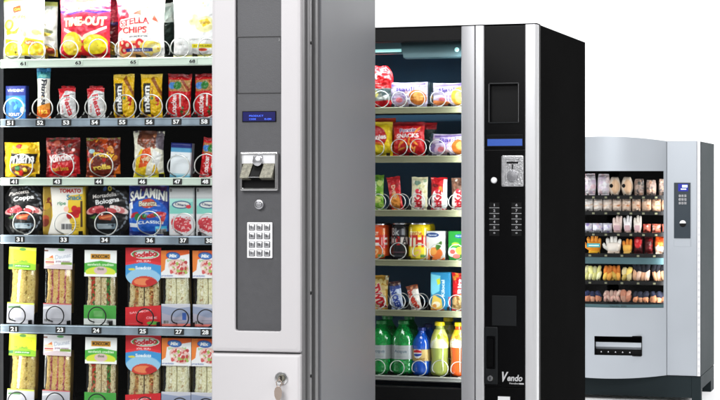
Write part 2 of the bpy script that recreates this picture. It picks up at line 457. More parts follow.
def make_shelf(mc, parent, z, x0, x1, w0, depth, rail_h, railmat, slots, tray='tray', wire=0.0014, wiremat='wire', plate=('black_plate', 'white_ink'),
               platesz=(0.026, 0.0165), rail_over=0.004, railtilt=0.0):
    """one shelf of a machine: tray, price rail, spirals, slot numbers. slots: (x, number, radius, pitch, turns)"""
    mb = MB(); mb.box(x0, x1, w0 + .004, w0 + depth, z - .006, z)
    for s in slots:                                                  # low channel walls between the spirals
        xx = s[0] + s[2] + .008
        if xx < x1 - .01: mb.box(xx, xx + .0012, w0 + .012, w0 + depth - .01, z + .0, z + .014)
    sh = mb.build('shelf', tray, parent)
    mb = MB(); zt = z + rail_over
    mb.loft([[(x0, w0 + .004, zt - rail_h), (x1, w0 + .004, zt - rail_h)], [(x0, w0 - .002, zt - rail_h), (x1, w0 - .002, zt - rail_h)],
             [(x0, w0 - .004, zt - rail_h + .003), (x1, w0 - .004, zt - rail_h + .003)],
             [(x0, w0 - .004, zt - rail_h + .0045), (x1, w0 - .004, zt - rail_h + .0045)], [(x0, w0 - .0028, zt - rail_h + .005), (x1, w0 - .0028, zt - rail_h + .005)],
             [(x0, w0 + railtilt - .0025, zt - .0052), (x1, w0 + railtilt - .0025, zt - .0052)], [(x0, w0 + railtilt - .004, zt - .0045), (x1, w0 + railtilt - .004, zt - .0045)],
             [(x0, w0 + railtilt - .004, zt - .0035), (x1, w0 + railtilt - .004, zt - .0035)],
             [(x0, w0 + railtilt - .003, zt - .001), (x1, w0 + railtilt - .003, zt - .001)],
             [(x0, w0 + railtilt, zt), (x1, w0 + railtilt, zt)],
             [(x0, w0 + .0035, zt), (x1, w0 + .0035, zt)]], closed=False)
    mb.build('price_rail', railmat, sh)
    for (x, num, r, pitch, turns) in slots:
        if r > 0:
            mb = MB(); spiral(mb, x, z + r + .003, w0 + .012, r, pitch, turns, wire)
            mb.build('spiral', wiremat, sh, smooth=80)
        if num:
            mb = MB(); pw, ph = platesz; zc = zt - rail_h / 2 - .0005
            mb.box(x - pw / 2, x + pw / 2, w0 - .0062, w0 - .0045, zc - ph / 2, zc + ph / 2, 0)
            mb.text(num, x, zc, ph * .68, w0 - .0065, 1, bold=.03)
            mb.build('slot_number', plate, sh)
    return sh
# =================================================================== MACHINE 1 : grey food machine, nearest
A = Mach(301, 4.7, 11.7)
H1 = 1.985
m1 = empty('vending_machine', 'large light grey vending machine with rows of packed sandwiches, nearest on the left', 'vending machine', 'vending machines')
m1.location = A.world(0, 0, 0); m1.rotation_euler = (0, 0, -A.th)
XL = A.X(-22)            # outer left edge
XG = A.X(211)            # glass / column boundary
XI = A.X(-3, .05)       # inner left wall
D1 = .855
def b1():
    mb = MB()
    # hollow cabinet: walls of 3 cm
    mb.box(XL, XL + .03, .10, D1, .12, H1); mb.box(XL + .03, -.004, D1 - .03, D1 - .001, .12, H1 - .001)
    mb.box(XL + .03, -.004, .10, D1 - .03, H1 - .03, H1 - .001); mb.box(XL + .03, -.004, .10, D1 - .03, .121, .15)
    mb.build('cabinet', 'mid_grey', m1)
    mb = MB(); mb.box(-.004, .0255, .118, D1, .12, H1)
    mb.build('side_panel', 'mid_grey', m1, bevel=.004)
    mb = MB(); mb.box(XL + .031, XI - .003, .10, .60, .155, H1 - .035); mb.box(XG + .016, XG + .02, .05, .60, .155, H1 - .035)
    mb.box(XI - .003, XG + .016, .58, .60, .155, H1 - .035); mb.box(XI - .003, XG + .016, .05, .58, H1 - .05, H1 - .035); mb.box(XI - .003, XG + .016, .05, .58, .155, .17)
    mb.build('inner_lining', 'interior', m1)
    # hinge strip between door and side panel, with screws
    mb = MB(); mb.box(-.006, .0075, .012, .030, .12, H1, 0); mb.box(.001, .016, .030, .052, .12, H1, 0)
    mb.box(.003, .012, .052, .078, .12, H1, 0); mb.box(.001, .020, .078, .1175, .12, H1, 0)
    st = mb.build('door_edge_strip', 'strip_grey', m1, bevel=.0015)
    for py in (43, 293, 376):
        x, z = A.at(305.5, py, .04)
        mb = MB(); mb.lathe([(.0001, -.0005), (.0045, -.0005), (.004, -.003), (.0015, -.0035), (.0001, -.0035)], 0, 0, 0, 'z', 14)
        s = mb.build('screw', 'black_gloss', st, smooth=40); s.location = (.0165, .041, z); s.rotation_euler = (0, -PI / 2, 0)
    # left + top + bottom door frame round the glass
    mb = MB(); mb.box(XL, XI - .004, 0, .05, .14, H1); mb.box(XI - .004, XG - .0005, .0005, .05, 1.93, H1 - .0005)
    mb.box(XI - .004, XG - .0005, .0005, .05, .14, .62)
    df = mb.build('door_frame', 'white_paint', m1, bevel=.003)
    mb = MB(); mb.box(XI + .06, XG - .06, -.002, .0004, .28, .46, 0)
    mb.build('delivery_flap', 'black_gloss', m1, bevel=.004)
    mb = MB(); mb.box(XI - .004, XG - .001, .014, .018, .62, 1.93); mb.build('glass_pane', 'glass', m1)
    # control column
    zs = A.Z(256, 352.8); zt = A.Z(256, 332)
    xa, xb = A.X(234.5), A.X(281.5)
    mb = MB()
    frame_plate(mb, (XG, 0, zs + .0012, H1), (xa, xb, zt, H1 - .07), 0, .045, .007, ro=.007, slope=.004, edge=.010)
    mb.build('control_column', 'white_paint', m1, smooth=35)
    mb = MB(); mb.box(xa, xb, .0135, .03, zt, H1 - .07, 0)
    z1, z2 = A.Z(258, 36.5), A.Z(258, 93)
    for zz in (z1, z2): mb.box(xa + .006, xb - .003, .0126, .0133, zz - .0009, zz + .0009, 1)
    mb.box(xb - .0052, xb - .0036, .0126, .0133, z2, z1 - .0, 1); mb.box(xa + .005, xa + .006, .0126, .0133, z2, z1, 1)
    mb.box(xb - .010, xb - .0085, .0124, .0132, z1 - .012, z1 - .004, 2)
    cp = mb.build('control_panel', ['panel_grey', 'seam', 'chrome'], m1)
    mb = MB(); mb.box(xa + .0005, xa + .0035, .0095, .0130, zt + .004, H1 - .075); mb.build('panel_trim', 'black_gloss', m1)
    # lower door
    mb = MB(); L = []
    for (y, e) in ((.045, 0), (.008, 0), (.0024, .0024), (0, .008)): L.append(rrect(XG + e, -e, .14 + e, zs - .0022 - e, .004, y))
    mb.loft(L, 0, cap1=True)
    ld = mb.build('lower_door', 'white_paint', m1, smooth=35)
    mb = MB(); mb.box(XG + .004, -.004, .012, .04, zs - .006, zs + .006); mb.build('door_seam_gasket', 'seam', m1)
    # display
    x0, z0 = A.at(242.3, 122, .012); x1, z1 = A.at(276.2, 111, .012)
    mb = MB(); mb.box(x0, x1, .0105, .0128, z0, z1, 0); mb.box(x0 + .0022, x1 - .0022, .0100, .0104, z0 + .002, z1 - .002, 1)
    dp = mb.build('display', ['black_gloss', 'screen_dark'], cp)
    mb = MB(); w = x1 - x0
    mb.text('PRODUCT', x0 + w * .42, z0 + (z1 - z0) * .56, .0042, .0097, 0, w=w * .42); mb.text('CODE', x0 + w * .31, z0 + (z1 - z0) * .26, .0042, .0097, 0, w=w * .2)
    mb.text('0.00', x0 + w * .76, z0 + (z1 - z0) * .26, .0042, .0097, 0, w=w * .2)
    mb.build('screen_text', 'screen_ink', m1)
    # coin mechanism
    x0, z0 = A.at(240.5, 190.5, .0); x1, z1 = A.at(278, 152.3, .0); w = x1 - x0; h = z1 - z0
    mb = MB(); frame_plate(mb, (x0, x1, z0, z1), (x0 + .0045, x1 - .0065, z0 + .0055, z1 - .004), -.006, .0132, .002, ro=.003, slope=.002, edge=.0015)
    co = mb.build('coin_mechanism', 'chrome', m1, smooth=35)
    mb = MB(); mb.box(x0 + .005, x1 - .0065, .001, .0125, z0 + h * .70, z1 - .0045, 0); mb.build('coin_plate', 'white_plastic', co)
    mb = MB(); mb.box(x0 + .005, x1 - .0065, .009, .0128, z0 + .006, z0 + h * .70, 0); mb.build('coin_cavity', 'black_matt', co)
    mb = MB(); xa2, xb2 = x0 + .003, x1 - .009; zt2 = z0 + h * .71; zb2 = z0 + h * .27
    c0, c1 = x0 + w * .36, x0 + w * .60; d0, d1 = x0 + w * .27, x0 + w * .52
    def hood(a, b, a2, b2):
        mb.loft([[(a, .006, zt2), (b, .006, zt2), (b, -.001, zt2), (a, -.001, zt2)], [(a2, .006, zb2), (b2, .006, zb2), (b2, -.024, zb2 + .006), (a2, -.024, zb2 + .006)],
                 ][::1], 0, True, True, True)
    hood(xa2 + .004, c0 - .002, xa2, d0); hood(c1 + .002, xb2 + .001, d1 + .003, xb2 - .002)
    mb.build('coin_hood', 'stone_metal', co, bevel=.001)
    mb = MB(); mb.loft([[(c0, .006, zt2 - .001), (c1, .006, zt2 - .001), (c1, .002, zt2 - .001), (c0, .002, zt2 - .001)],
                        [(d0 + .002, .006, zb2), (d1 + .001, .006, zb2), (d1 + .001, -.020, zb2 + .008), (d0 + .002, -.020, zb2 + .008)]], 0, True, True, True)
    mb.build('coin_chute', 'black_matt', co)
    mb = MB(); mb.box(d0, d1 + .004, -.0262, -.0225, zb2 + .0068, zb2 + .0088); mb.build('chute_lip', 'chrome', co, bevel=.0006)
    mb = MB(); kx, kz = x0 + w * .47, z0 + h * .80
    mb.box(kx - .013, kx + .013, -.003, .001, kz - .004, kz + .0115); mb.build('coin_slot', 'alu', co, bevel=.002)
    mb = MB(); mb.lathe([(.0001, -.014), (.0105, -.014), (.0125, -.0125), (.0125, -.002), (.0001, -.002)], kx + .001, 0, kz - .003, 'y', 36)
    mb.build('coin_knob', 'alu', co, smooth=40)
    # return button
    x, z = A.at(260, 204.5, .012)
    mb = MB(); mb.lathe([(.0001, -.007), (.0065, -.0065), (.0088, -.004), (.009, 0), (.0118, .0005), (.012, .0135), (.0001, .0135)], x, 0.0, z, 'y', 32)
    mb.build('return_button', 'alu', cp, smooth=40)
    # keypad
    x0, z0 = A.at(247.2, 258, .009); x1, z1 = A.at(272.5, 222.3, .009); w = x1 - x0; h = z1 - z0
    mb = MB(); mb.box(x0, x1, .006, .0134, z0, z1); kp = mb.build('keypad', 'white_plastic', m1, bevel=.002)
    for r in range(4):
        for c in range(3):
            ch = ['123', '456', '789', '*0#'][r][c]
            kx = x0 + w * (.2 + .3 * c); kz = z1 - h * (.14 + .24 * r); q = .0071
            mb = MB(); L = [rrect(kx - q * 1.12, kx + q * 1.12, kz - q * 1.12, kz + q * 1.12, .002, .0058)]
            L.append(rrect(kx - q, kx + q, kz - q, kz + q, .002, .0057)); mb.loft([rrect(kx - q * 1.15, kx + q * 1.15, kz - q * 1.15, kz + q * 1.15, .002, .0059), rrect(kx - q * 1.15, kx + q * 1.15, kz - q * 1.15, kz + q * 1.15, .002, .0056)], 1, True, False, True)
            mb.loft([rrect(kx - q, kx + q, kz - q, kz + q, .0018, .0056), rrect(kx - q * .96, kx + q * .96, kz - q * .96, kz + q * .96, .0018, .0036), rrect(kx - q * .8, kx + q * .8, kz - q * .8, kz + q * .8, .0018, .0032)], 0, True, False, True)
            mb.text(ch, kx, kz, .0072 if ch not in '*' else .004, .0029, 1, bold=.02)
            mb.build('key', ['alu', 'black_ink'], kp, smooth=30)
    # lock with key hanging in it
    x, z = A.at(281.5, 378.5)
    mb = MB(); mb.lathe([(.0001, -.001), (.0175, -.001), (.0175, -.003), (.0165, -.0045), (.012, -.005), (.0115, -.003), (.0001, -.003)], x, 0, z, 'y', 40)
    lk = mb.build('door_lock', 'chrome', ld, smooth=35)
    mb = MB(); mb.lathe([(.0001, -.010), (.0085, -.010), (.0095, -.008), (.0095, -.003), (.0001, -.003)], x + .0015, 0, z + .001, 'y', 24); mb.box(x - .0012, x + .003, -.0105, -.0099, z - .006, z + .007, 1)
    mb.build('lock_cylinder', ['stone_metal', 'black_matt'], lk, smooth=35)
    mb = MB()
    mb.box(x - .001, x + .001, -.028, -.010, z - .004, z + .004)
    mb.tube([(x + .007 * math.sin(a), -.026, z - .010 + .009 * math.cos(a)) for a in np.linspace(0, 2 * PI, 25)], .0012, 6)
    L = []
    for (zz, hw) in ((-.018, .003), (-.022, .0075), (-.030, .010), (-.042, .0095), (-.050, .006), (-.054, .003), (-.075, .003)):
        L.append([(x - .002 - hw, -.027, z + zz), (x - .002 + hw, -.027, z + zz), (x - .002 + hw, -.029, z + zz), (x - .002 - hw, -.029, z + zz)])
    mb.loft(L, 0, True, True, True)
    mb.build('key', 'brass', ld, smooth=30)
    # feet
    for fx in (XL + .08, -.08):
        for fy in (.12, D1 - .1):
            mb = MB(); mb.lathe([(.03, 0), (.03, .02), (.015, .025), (.015, .122)], fx, fy, 0); mb.build('foot', 'black_side', m1, smooth=40)
    # lamp housing hidden high behind the frame
    mb = MB(); mb.box(XI, XG, .052, .10, 1.915, 1.93); mb.build('lamp_tube', 'lamp', m1)
b1()

# shelves: (photo row of rail top, rail height m, material, x of each number, numbers, spiral data)
WS = .035
ROWS1 = [
 ('a', 58.0, .023, 'rail_pale', [(24, '61', 13, 9.5), (36, None, 37, 9), (79, '63', 69, 9.5), (98, None, 98, 10), (134, '65', 124, 9.5), (152, None, 152, 10), (193, '68', 180, 10), (207, None, 207, 9.5)], .075, 2, (.024, .0135), ('rail_pale', 'black_ink')),
 ('b', 118.0, .022, 'rail_blue', [(11, '51', 14, 11), (41, '52', 42.5, 11), (67, '53', 68, 11.3), (95.5, '54', 95.5, 11.3), (123, '55', 125, 12), (150, '56', 151, 12), (177, '57', 178, 12.3), (205, '58', 205.5, 12.3)], .05, 1.2, (.026, .0165), ('black_plate', 'white_ink')),
 ('c', 177.5, .021, 'rail_pale', [(15, '41', 21.5, 12.3), (58, '43', 62.5, 12.3), (99.5, '44', 101.5, 12.3), (143, '46', 144.5, 12), (178, '47', 178.5, 11.5), (206, '48', 206, 12)], .055, 1.2, (.024, .0155), ('black_plate', 'white_ink')),
 ('d', 235.3, .0235, 'rail_blue', [(20.5, '31', 24, 12), (64.5, '33', 65, 11.5), (105.5, '34', 106, 12), (150.5, '36', 149, 12.5), (184, '37', 184, 11.5), (210, '38', 208, 11.5)], .045, 1.2, (.026, .0165), ('black_plate', 'white_ink')),
 ('e', 325.8, .0235, 'rail_blue', [(14.5, '21', 17, 9), (61, '23', 55, 9.5), (97, '24', 97, 9.5), (143.5, '25', 145, 9), (179.5, '27', 180, 9), (206, '28', 206, 9)], .085, 2, (.026, .0165), ('black_plate', 'white_ink')),
 ('f', 414.0, .0235, 'rail_blue', [(14.5, '11', 17, 10), (61, '13', 55, 10), (99, '14', 97, 10), (143.5, '15', 145, 9), (179.5, '17', 180, 9), (206, '18', 206, 9)], .085, 2, (.026, .0165), ('black_plate', 'white_ink')),
]
ZS1 = {}
for (k, py, rh, rm, sl, pitch, turns, psz, pm) in ROWS1:
    z = A.Z(105, py, WS) - .004; ZS1[k] = z
    slots = []
    for (nx, num, cx, r) in sl:
        d = 4.7 + WS
        slots.append((A.X(cx, WS + .012), None, r / F * 4.75, pitch, turns))
    sh = make_shelf(A, m1, z, A.X(1, WS), XG + .012, WS, .5, rh, rm, slots, wire=.0017, wiremat='wire_dark' if k in 'ef' else 'wire')
    for (nx, num, cx, r) in sl:
        if not num: continue
        mb = MB(); pw, ph = psz; x = A.X(nx, WS); zc = z + .004 - rh / 2 - .0005
        mb.box(x - pw / 2, x + pw / 2, WS - .0062, WS - .0045, zc - ph / 2, zc + ph / 2, 0)
        mb.text(num, x, zc, ph * .7, WS - .0066, 1, w=pw * .68, bold=.035)
        mb.build('slot_number', pm, sh)

# ------------------------------------------------------------------ artwork of the packs
ST1 = .0013
W, K = (250, 250, 248), (12, 12, 12)
def size(mc, x0, x1, y0, y1, w): return mc.X(x1, w) - mc.X(x0, w), mc.Z((x0 + x1) / 2, y0, w) - mc.Z((x0 + x1) / 2, y1, w)

def art_snack_white(w, h):
    c = Cv(w, h, (252, 252, 246), ST1)
    c.rect(0, .965, 1, 1, (246, 240, 120)).rect(0, 0, 1, .09, (236, 240, 226)).poly([(0, .0), (1, 0), (1, .06), (0, .1)], (214, 226, 200))
    c.poly([(.28, .86), (.47, .90), (.50, .80), (.31, .76)], (226, 70, 30)).text('Cris', .39, .83, .14, .06, (255, 220, 90), rot=10)
    c.text('PUFFS', .45, .70, .34, .075, (240, 210, 60), rot=3, out=(200, 140, 160), ow=1)
    c.blobs(26, (.35, .38, .95, .62), (.03, .07), [(250, 246, 190), (246, 240, 150), (255, 252, 215)], 4)
    c.ell(.20, .58, .13, .13, (246, 226, 40)).ell(.19, .58, .08, .08, (252, 240, 120)).poly([(.10, .50), (.34, .48), (.50, .56), (.40, .44), (.12, .42)], (240, 220, 40))
    c.poly([(.05, .10), (.40, .10), (.42, .33), (.08, .37)], (238, 214, 40)).poly([(.45, .10), (.97, .10), (.99, .34), (.62, .38), (.48, .26)], (246, 222, 40))
    c.ell(.72, .30, .15, .055, (240, 120, 60)).text('NEW', .72, .30, .2, .05, W)
    c.blobs(14, (.10, .12, .38, .34), (.015, .05), [(120, 110, 30), (255, 246, 120), (190, 160, 30)], 8).blobs(12, (.5, .12, .95, .3), (.02, .05), [(255, 240, 110), (230, 160, 40)], 9)
    c.lines(2, .12, .9, .03, .08, (90, 100, 90), .012); return c
def art_red_chips(w, h):
    c = Cv(w, h, (206, 32, 56), ST1)
    c.rect(0, .62, 1, 1, (216, 44, 72)).rect(0, 0, 1, .07, (200, 18, 30))
    c.ell(.52, .89, .26, .10, (240, 150, 40)).ell(.52, .89, .22, .07, (216, 40, 40)).text('Crusti', .52, .89, .3, .08, (255, 226, 150), shear=.2)
    c.poly([(0, .80), (.25, .76), (.5, .79), (.75, .76), (1, .80), (1, .76), (.75, .725), (.5, .75), (.25, .72), (0, .76)], (70, 40, 130))
    c.poly([(0, .83), (.3, .78), (.6, .81), (1, .79), (1, .775), (.6, .795), (.3, .765), (0, .81)], (250, 230, 240))
    c.poly([(.08, .88), (.2, .93), (.32, .80), (.22, .80)], (245, 225, 225)).poly([(.86, .86), (.95, .92), (.97, .84)], (245, 225, 225))
    c.poly([(.10, .52), (.45, .40), (.50, .36), (.55, .40), (.95, .54), (.95, .50), (.5, .31), (.10, .48)], (250, 232, 210))
    c.text('TIME-OUT', .52, .61, .84, .17, (252, 246, 196), bold=.05, out=(190, 20, 30), ow=2, shear=.05)
    c.poly([(.12, .42), (.48, .26), (.94, .44), (.98, .06), (.08, .06)], (210, 24, 30))
    c.ell(.27, .27, .20, .22, (244, 216, 50), -20).ell(.22, .30, .12, .12, (250, 232, 130)).ell(.74, .25, .23, .18, (238, 214, 20), 8).ell(.72, .25, .16, .11, (250, 232, 60), 8)
    c.blobs(14, (.12, .12, .9, .36), (.01, .03), [(252, 240, 140), (214, 170, 30)], 3)
    c.poly([(0, .11), (.5, .08), (1, .13), (1, .09), (.5, .04), (0, .06)], (150, 8, 16)).text('CORN SNACK', .66, .06, .4, .035, (250, 220, 210)); return c
def art_stella(w, h):
    c = Cv(w, h, (250, 248, 246), ST1)
    c.poly([(0, 1), (.12, 1), (.30, .72), (.22, .56), (0, .40)], (222, 40, 60))
    c.ell(.33, .865, .17, .085, (226, 130, 70), ring=.18).text('Crusti', .33, .865, .24, .06, (226, 110, 60), shear=.2)
    for p in (((.44, .93), (.5, .98), (.54, .90)), ((.60, .82), (.80, .90), (.70, .80)), ((.38, .73), (.55, .80), (.56, .70)), ((.78, .62), (.92, .58), (.82, .72)), ((.56, .94), (.62, .92), (.60, .86))):
        c.poly(p, (232, 90, 70))
    c.text('STELLA', .41, .605, .66, .125, (206, 24, 36), rot=3, arch=.03, out=(252, 236, 226), ow=2, bold=.03)
    c.text('CHIPS', .41, .475, .54, .125, (214, 30, 40), rot=-1, arch=.0, out=(252, 236, 226), ow=2, bold=.03)
    c.rect(.06, .03, .62, .30, (246, 190, 120))
    for (x, y, q) in ((.14, .28, .08), (.26, .24, .09), (.17, .16, .07), (.52, .26, .09), (.60, .18, .07), (.40, .20, .08)):
        c.ell(x, y, q, q, (218, 32, 40)).ell(x, y, q * .45, q * .45, (250, 226, 190))
    c.ell(.74, .20, .22, .12, (244, 216, 90)).ell(.78, .18, .15, .08, (250, 232, 140)).blobs(10, (.6, .1, .95, .26), (.02, .05), [(250, 226, 120), (234, 180, 60), (255, 244, 190)], 5)
    c.rect(.22, .135, .78, .185, (40, 56, 140)).text('classic', .5, .16, .4, .04, W).rect(0, 0, 1, .05, (240, 190, 90)).text('extra', .5, .37, .4, .035, (90, 90, 100)); return c
def art_pale_bag(w, h):
    c = Cv(w, h, (253, 253, 252), ST1)
    c.text('Krok', .62, .885, .22, .055, (240, 170, 70)).rect(.52, .83, .76, .845, (246, 190, 110))
    c.ell(.50, .62, .12, .12, (252, 246, 190)).ell(.74, .55, .20, .17, (252, 248, 186)).poly([(.62, .60), (.80, .64), (.88, .56), (.72, .50)], (244, 206, 40)).text('zero', .75, .57, .2, .05, (170, 130, 40))
    c.text('LIGHT', .52, .31, .2, .035, (130, 130, 130)).text('salted', .80, .31, .26, .035, (140, 140, 140)).rect(.46, .18, .92, .24, (250, 236, 30)).text('IN 30% LESS', .69, .21, .4, .035, (150, 130, 20))
    c.ell(.68, .15, .1, .03, (226, 80, 50)).poly([(0, .0), (1, 0), (1, .09), (.3, .07), (0, .05)], (226, 222, 140)).text('140 g', .22, .23, .12, .02, (120, 120, 120)); return c
def art_gum(w, h):
    c = Cv(w, h, (16, 40, 130), ST1); c.rect(.03, .04, .97, .72, (24, 110, 180)).text('VIVIDENT', .5, .86, .8, .12, W, bold=.03)
    c.ell(.5, .55, .34, .22, (70, 170, 210)).blobs(9, (.15, .3, .9, .6), (.07, .14), [(100, 190, 220), (50, 150, 200), (24, 100, 180)], 2)
    c.text('XYLIT', .42, .18, .56, .13, W, bold=.05, out=(20, 70, 150), ow=1).ell(.82, .3, .11, .14, (226, 240, 246)).rect(0, 0, 1, .045, (190, 40, 90)); return c
def art_fit(w, h):
    c = Cv(w, h, (240, 236, 226), ST1); c.rect(0, .80, 1, 1, (64, 160, 180)).rect(0, .92, 1, 1, (40, 120, 170)).poly([(.1, .82), (.9, .82), (.7, .88), (.3, .88)], (120, 200, 190))
    c.text('Fitness', .60, .53, 1.7, .40, (26, 30, 46), rot=-90, bold=.04).rect(0, 0, 1, .26, (222, 96, 20)).poly([(0, .26), (1, .34), (1, .22), (0, .2)], (240, 150, 40))
    c.text('152', .5, .17, .66, .24, (255, 214, 70), bold=.05).rect(.1, .03, .9, .06, W); c.blobs(8, (.1, .28, .6, .45), (.04, .09), [(226, 190, 130), (250, 240, 220)], 4); return c
def art_fiesta(w, h, s=0):
    c = Cv(w, h, (232, 232, 232), ST1); c.poly([(.0, 1), (1, 1), (1, .86), (.5, .92), (0, .78)], (196, 20, 34)).poly([(.0, .72), (.28, .92), (.42, .86), (.1, .66)], (206, 30, 40))
    c.text('Fiesta', .62, .46, 1.15, .34, (206, 20, 36), rot=-78, bold=.03, out=(250, 250, 250)).text('Ferrara', .27, .36, .42, .10, (200, 60, 60), rot=-90).rect(0, 0, 1, .04, (200, 200, 196))
    c.rect(.7, .78, .95, .80, (30, 30, 30)); return c
def art_mm(w, h, big=False):
    c = Cv(w, h, (236, 190, 20), ST1)
    if big:
        c.rect(0, .0, .14, 1, (246, 212, 60)).rect(.95, 0, 1, 1, (226, 170, 10))
        c.poly([(.14, .28), (.9, .28), (.96, .78), (.18, .74)], (236, 186, 20))
        c.ell(.52, .20, .30, .13, (110, 60, 20)).blobs(9, (.3, .08, .85, .25), (.05, .09), [(150, 86, 30), (200, 40, 30), (240, 200, 50), (40, 110, 60), (90, 44, 14)], 5)
        c.poly([(.2, .38), (.90, .38), (.94, .66), (.24, .68)], K).text('m&m', .55, .53, .66, .28, W, bold=.03, shear=.15).ell(.46, .88, .1, .06, (200, 40, 30)).ell(.60, .86, .09, .07, (246, 216, 60))
    else:
        c.rect(0, .92, 1, 1, (250, 214, 80)).rect(0, 0, 1, .06, (226, 160, 20))
        c.poly([(.14, .12), (.50, .12), (.50, .80), (.14, .80)], K).text('m&m', .32, .46, 1.12, .30, W, rot=90, bold=.04)
        c.text('PEANUT', .60, .62, .5, .08, (120, 30, 20), rot=90)
        c.blobs(7, (.56, .28, .88, .52), (.05, .10), [(200, 40, 30), (246, 216, 60), (80, 50, 20), (40, 120, 60)], 6).blobs(5, (.2, .02, .8, .14), (.05, .09), [(120, 60, 20), (200, 60, 20)], 7)
        c.poly([(.5, .9), (.6, .98), (1, .6), (1, .48)], (110, 40, 24), .7)
    return c
def art_loacker(w, h, s=0):
    c = Cv(w, h, (206, 24, 30), ST1); c.rect(0, .92, 1, 1, (150, 10, 20)).rect(.04, .62, .96, .87, (170, 120, 70))
    c.ell(.22, .74, .20, .14, (70, 130, 200)).ell(.45, .74, .17, .16, (46, 120, 50)).poly([(.5, .87), (.96, .87), (.96, .62), (.8, .62)], (196, 150, 90)).poly([(.55, .86), (.7, .86), (.96, .66), (.9, .62)], (150, 60, 34))
    c.text('Loacker', .30, .32, .86, .25, W, rot=90, bold=.03).rect(.54, .28, .62, .56, (232, 226, 216)).blobs(6, (.6, .1, .92, .26), (.05, .10), [(90, 60, 30), (190, 140, 80), (60, 90, 30)], 4 + s)
    c.rect(0, 0, 1, .05, (170, 14, 22)); return c
def art_choco_red(w, h):
    c = Cv(w, h, (120, 14, 18), ST1); c.blobs(40, (0, .5, 1, 1), (.03, .10), [(90, 24, 20), (140, 40, 30), (60, 14, 12), (170, 80, 60), (46, 40, 20)], 11)
    c.poly([(.1, 0), (1, 0), (1, .5), (.8, .62), (.5, .42), (.1, .3)], (196, 16, 26)).blobs(18, (.1, .3, .9, .75), (.02, .06), [(226, 170, 160), (206, 60, 50), (250, 226, 220)], 3)
    c.text('Kinder', .5, .50, .72, .22, (250, 238, 236), rot=8, bold=.05, out=(170, 14, 20), ow=2).text('maxi bons', .45, .22, .5, .12, (226, 190, 60), rot=4, bold=.03).rect(0, 0, 1, .05, (120, 8, 14)); return c
def art_choco_orange(w, h):
    c = Cv(w, h, (110, 34, 14), ST1); c.rect(0, .92, .6, 1, (110, 110, 40)).blobs(46, (0, .2, 1, .95), (.03, .09), [(150, 50, 14), (96, 24, 12), (222, 140, 40), (70, 20, 10), (190, 70, 20), (196, 30, 30)], 12)
    c.text('tronky', .55, .56, .62, .2, (246, 206, 60), rot=-4, bold=.05, out=(110, 20, 10), ow=2).text('rolls', .5, .26, .5, .14, (250, 220, 90), rot=6, bold=.05, out=(90, 20, 10), ow=1).ell(.2, .66, .1, .06, (150, 190, 200)).poly([(.75, .0), (1, 0), (1, .35)], (226, 110, 20)); return c
def art_mixbag(w, h):
    c = Cv(w, h, (240, 236, 216), ST1); c.poly([(0, 0), (.35, 0), (.6, .5), (.3, .62), (.1, .4)], (236, 196, 30)).poly([(.0, .0), (1, 0), (1, .14), (.5, .06), (.1, .14)], (206, 200, 40))
    c.poly([(.2, 1), (.75, 1), (.8, .72), (.5, .60), (.15, .72)], (110, 60, 40)).poly([(.18, .22), (.36, .60), (.60, .66), (.66, .46), (.46, .26)], (226, 86, 20)).blobs(14, (.2, .62, .75, .95), (.03, .07), [(150, 70, 40), (80, 40, 30), (190, 120, 80)], 3)
    c.poly([(.75, 1), (1, 1), (1, .6), (.78, .66)], (110, 100, 110)).poly([(.70, .62), (.95, .52), (.8, .1), (.66, .2)], (250, 250, 246)).text('yoga', .47, .40, .3, .14, (255, 240, 200), rot=20, bold=.04).poly([(.62, .12), (.85, .1), (.80, .3), (.72, .3)], (234, 190, 40)); return c
def art_tissue(w, h):
    c = Cv(w, h, (238, 244, 248), ST1); c.rect(0, .86, 1, 1, (30, 40, 110)).rect(0, .74, 1, .86, (90, 160, 200)).rect(0, 0, 1, .10, (110, 180, 206)).rect(0, .10, 1, .15, (180, 220, 232)).rect(0, .60, .85, .62, (190, 200, 206)).text('soft', .4, .66, .3, .1, (150, 170, 190)); return c
def art_coppa(w, h, kind=0):
    c = Cv(w, h, (5, 5, 6), ST1)
    for k in range(14):
        a = math.radians(-78 + 156 * k / 13); c.ell(.5 + .47 * math.cos(a), .5 + .47 * math.sin(a), .05, .022, (118, 126, 136), math.degrees(a) + 90 + (k % 2) * 30)
    c.text('Pancetta' if kind == 0 else 'Mortadella', .40 if kind == 0 else .45, .86 if kind == 0 else .80, .55, .09, (220, 214, 210), rot=6, bold=.02)
    c.text('Coppa' if kind == 0 else 'Bologna', .52, .74 if kind == 0 else .68, .55, .14, (240, 240, 240), rot=8, bold=.03)
    if kind: c.ell(.44, .93, .05, .05, (60, 90, 150)).ell(.58, .93, .055, .055, (220, 200, 60)).ell(.58, .93, .03, .03, (40, 60, 30))
    for (x, y, q, cc, ro) in ((.16, .50, .15, (214, 150, 150), 24), (.22, .52, .15, (170, 50, 60), 20), (.30, .53, .15, (206, 96, 100), 16), (.37, .50, .13, (150, 36, 48), 10), (.86, .50, .13, (226, 206, 200), -30), (.78, .52, .14, (206, 120, 120), -24), (.70, .54, .13, (232, 216, 212), -20), (.63, .50, .11, (190, 70, 74), -10)):
        c.ell(x, y, q, q * .48, cc, ro)
    c.poly([(.30, .40), (.66, .44), (.74, .38), (.60, .31), (.34, .33)], (176, 74, 44)).poly([(.36, .37), (.62, .41), (.66, .38), (.42, .34)], (222, 130, 80)).blobs(22, (.08, .42, .92, .6), (.008, .026), [(244, 220, 216), (140, 34, 40), (226, 150, 146)], 4 + kind)
    c.poly([(.10, .36), (.26, .42), (.24, .33)], (60, 100, 40))
    c.rect(.28, .14, .72, .25, (110, 128, 138)).lines(3, .30, .66, .15, .24, (200, 206, 210), .01).blobs(8, (.6, .2, .75, .4), (.02, .05), [(60, 70, 84), (30, 34, 40)], 2); return c
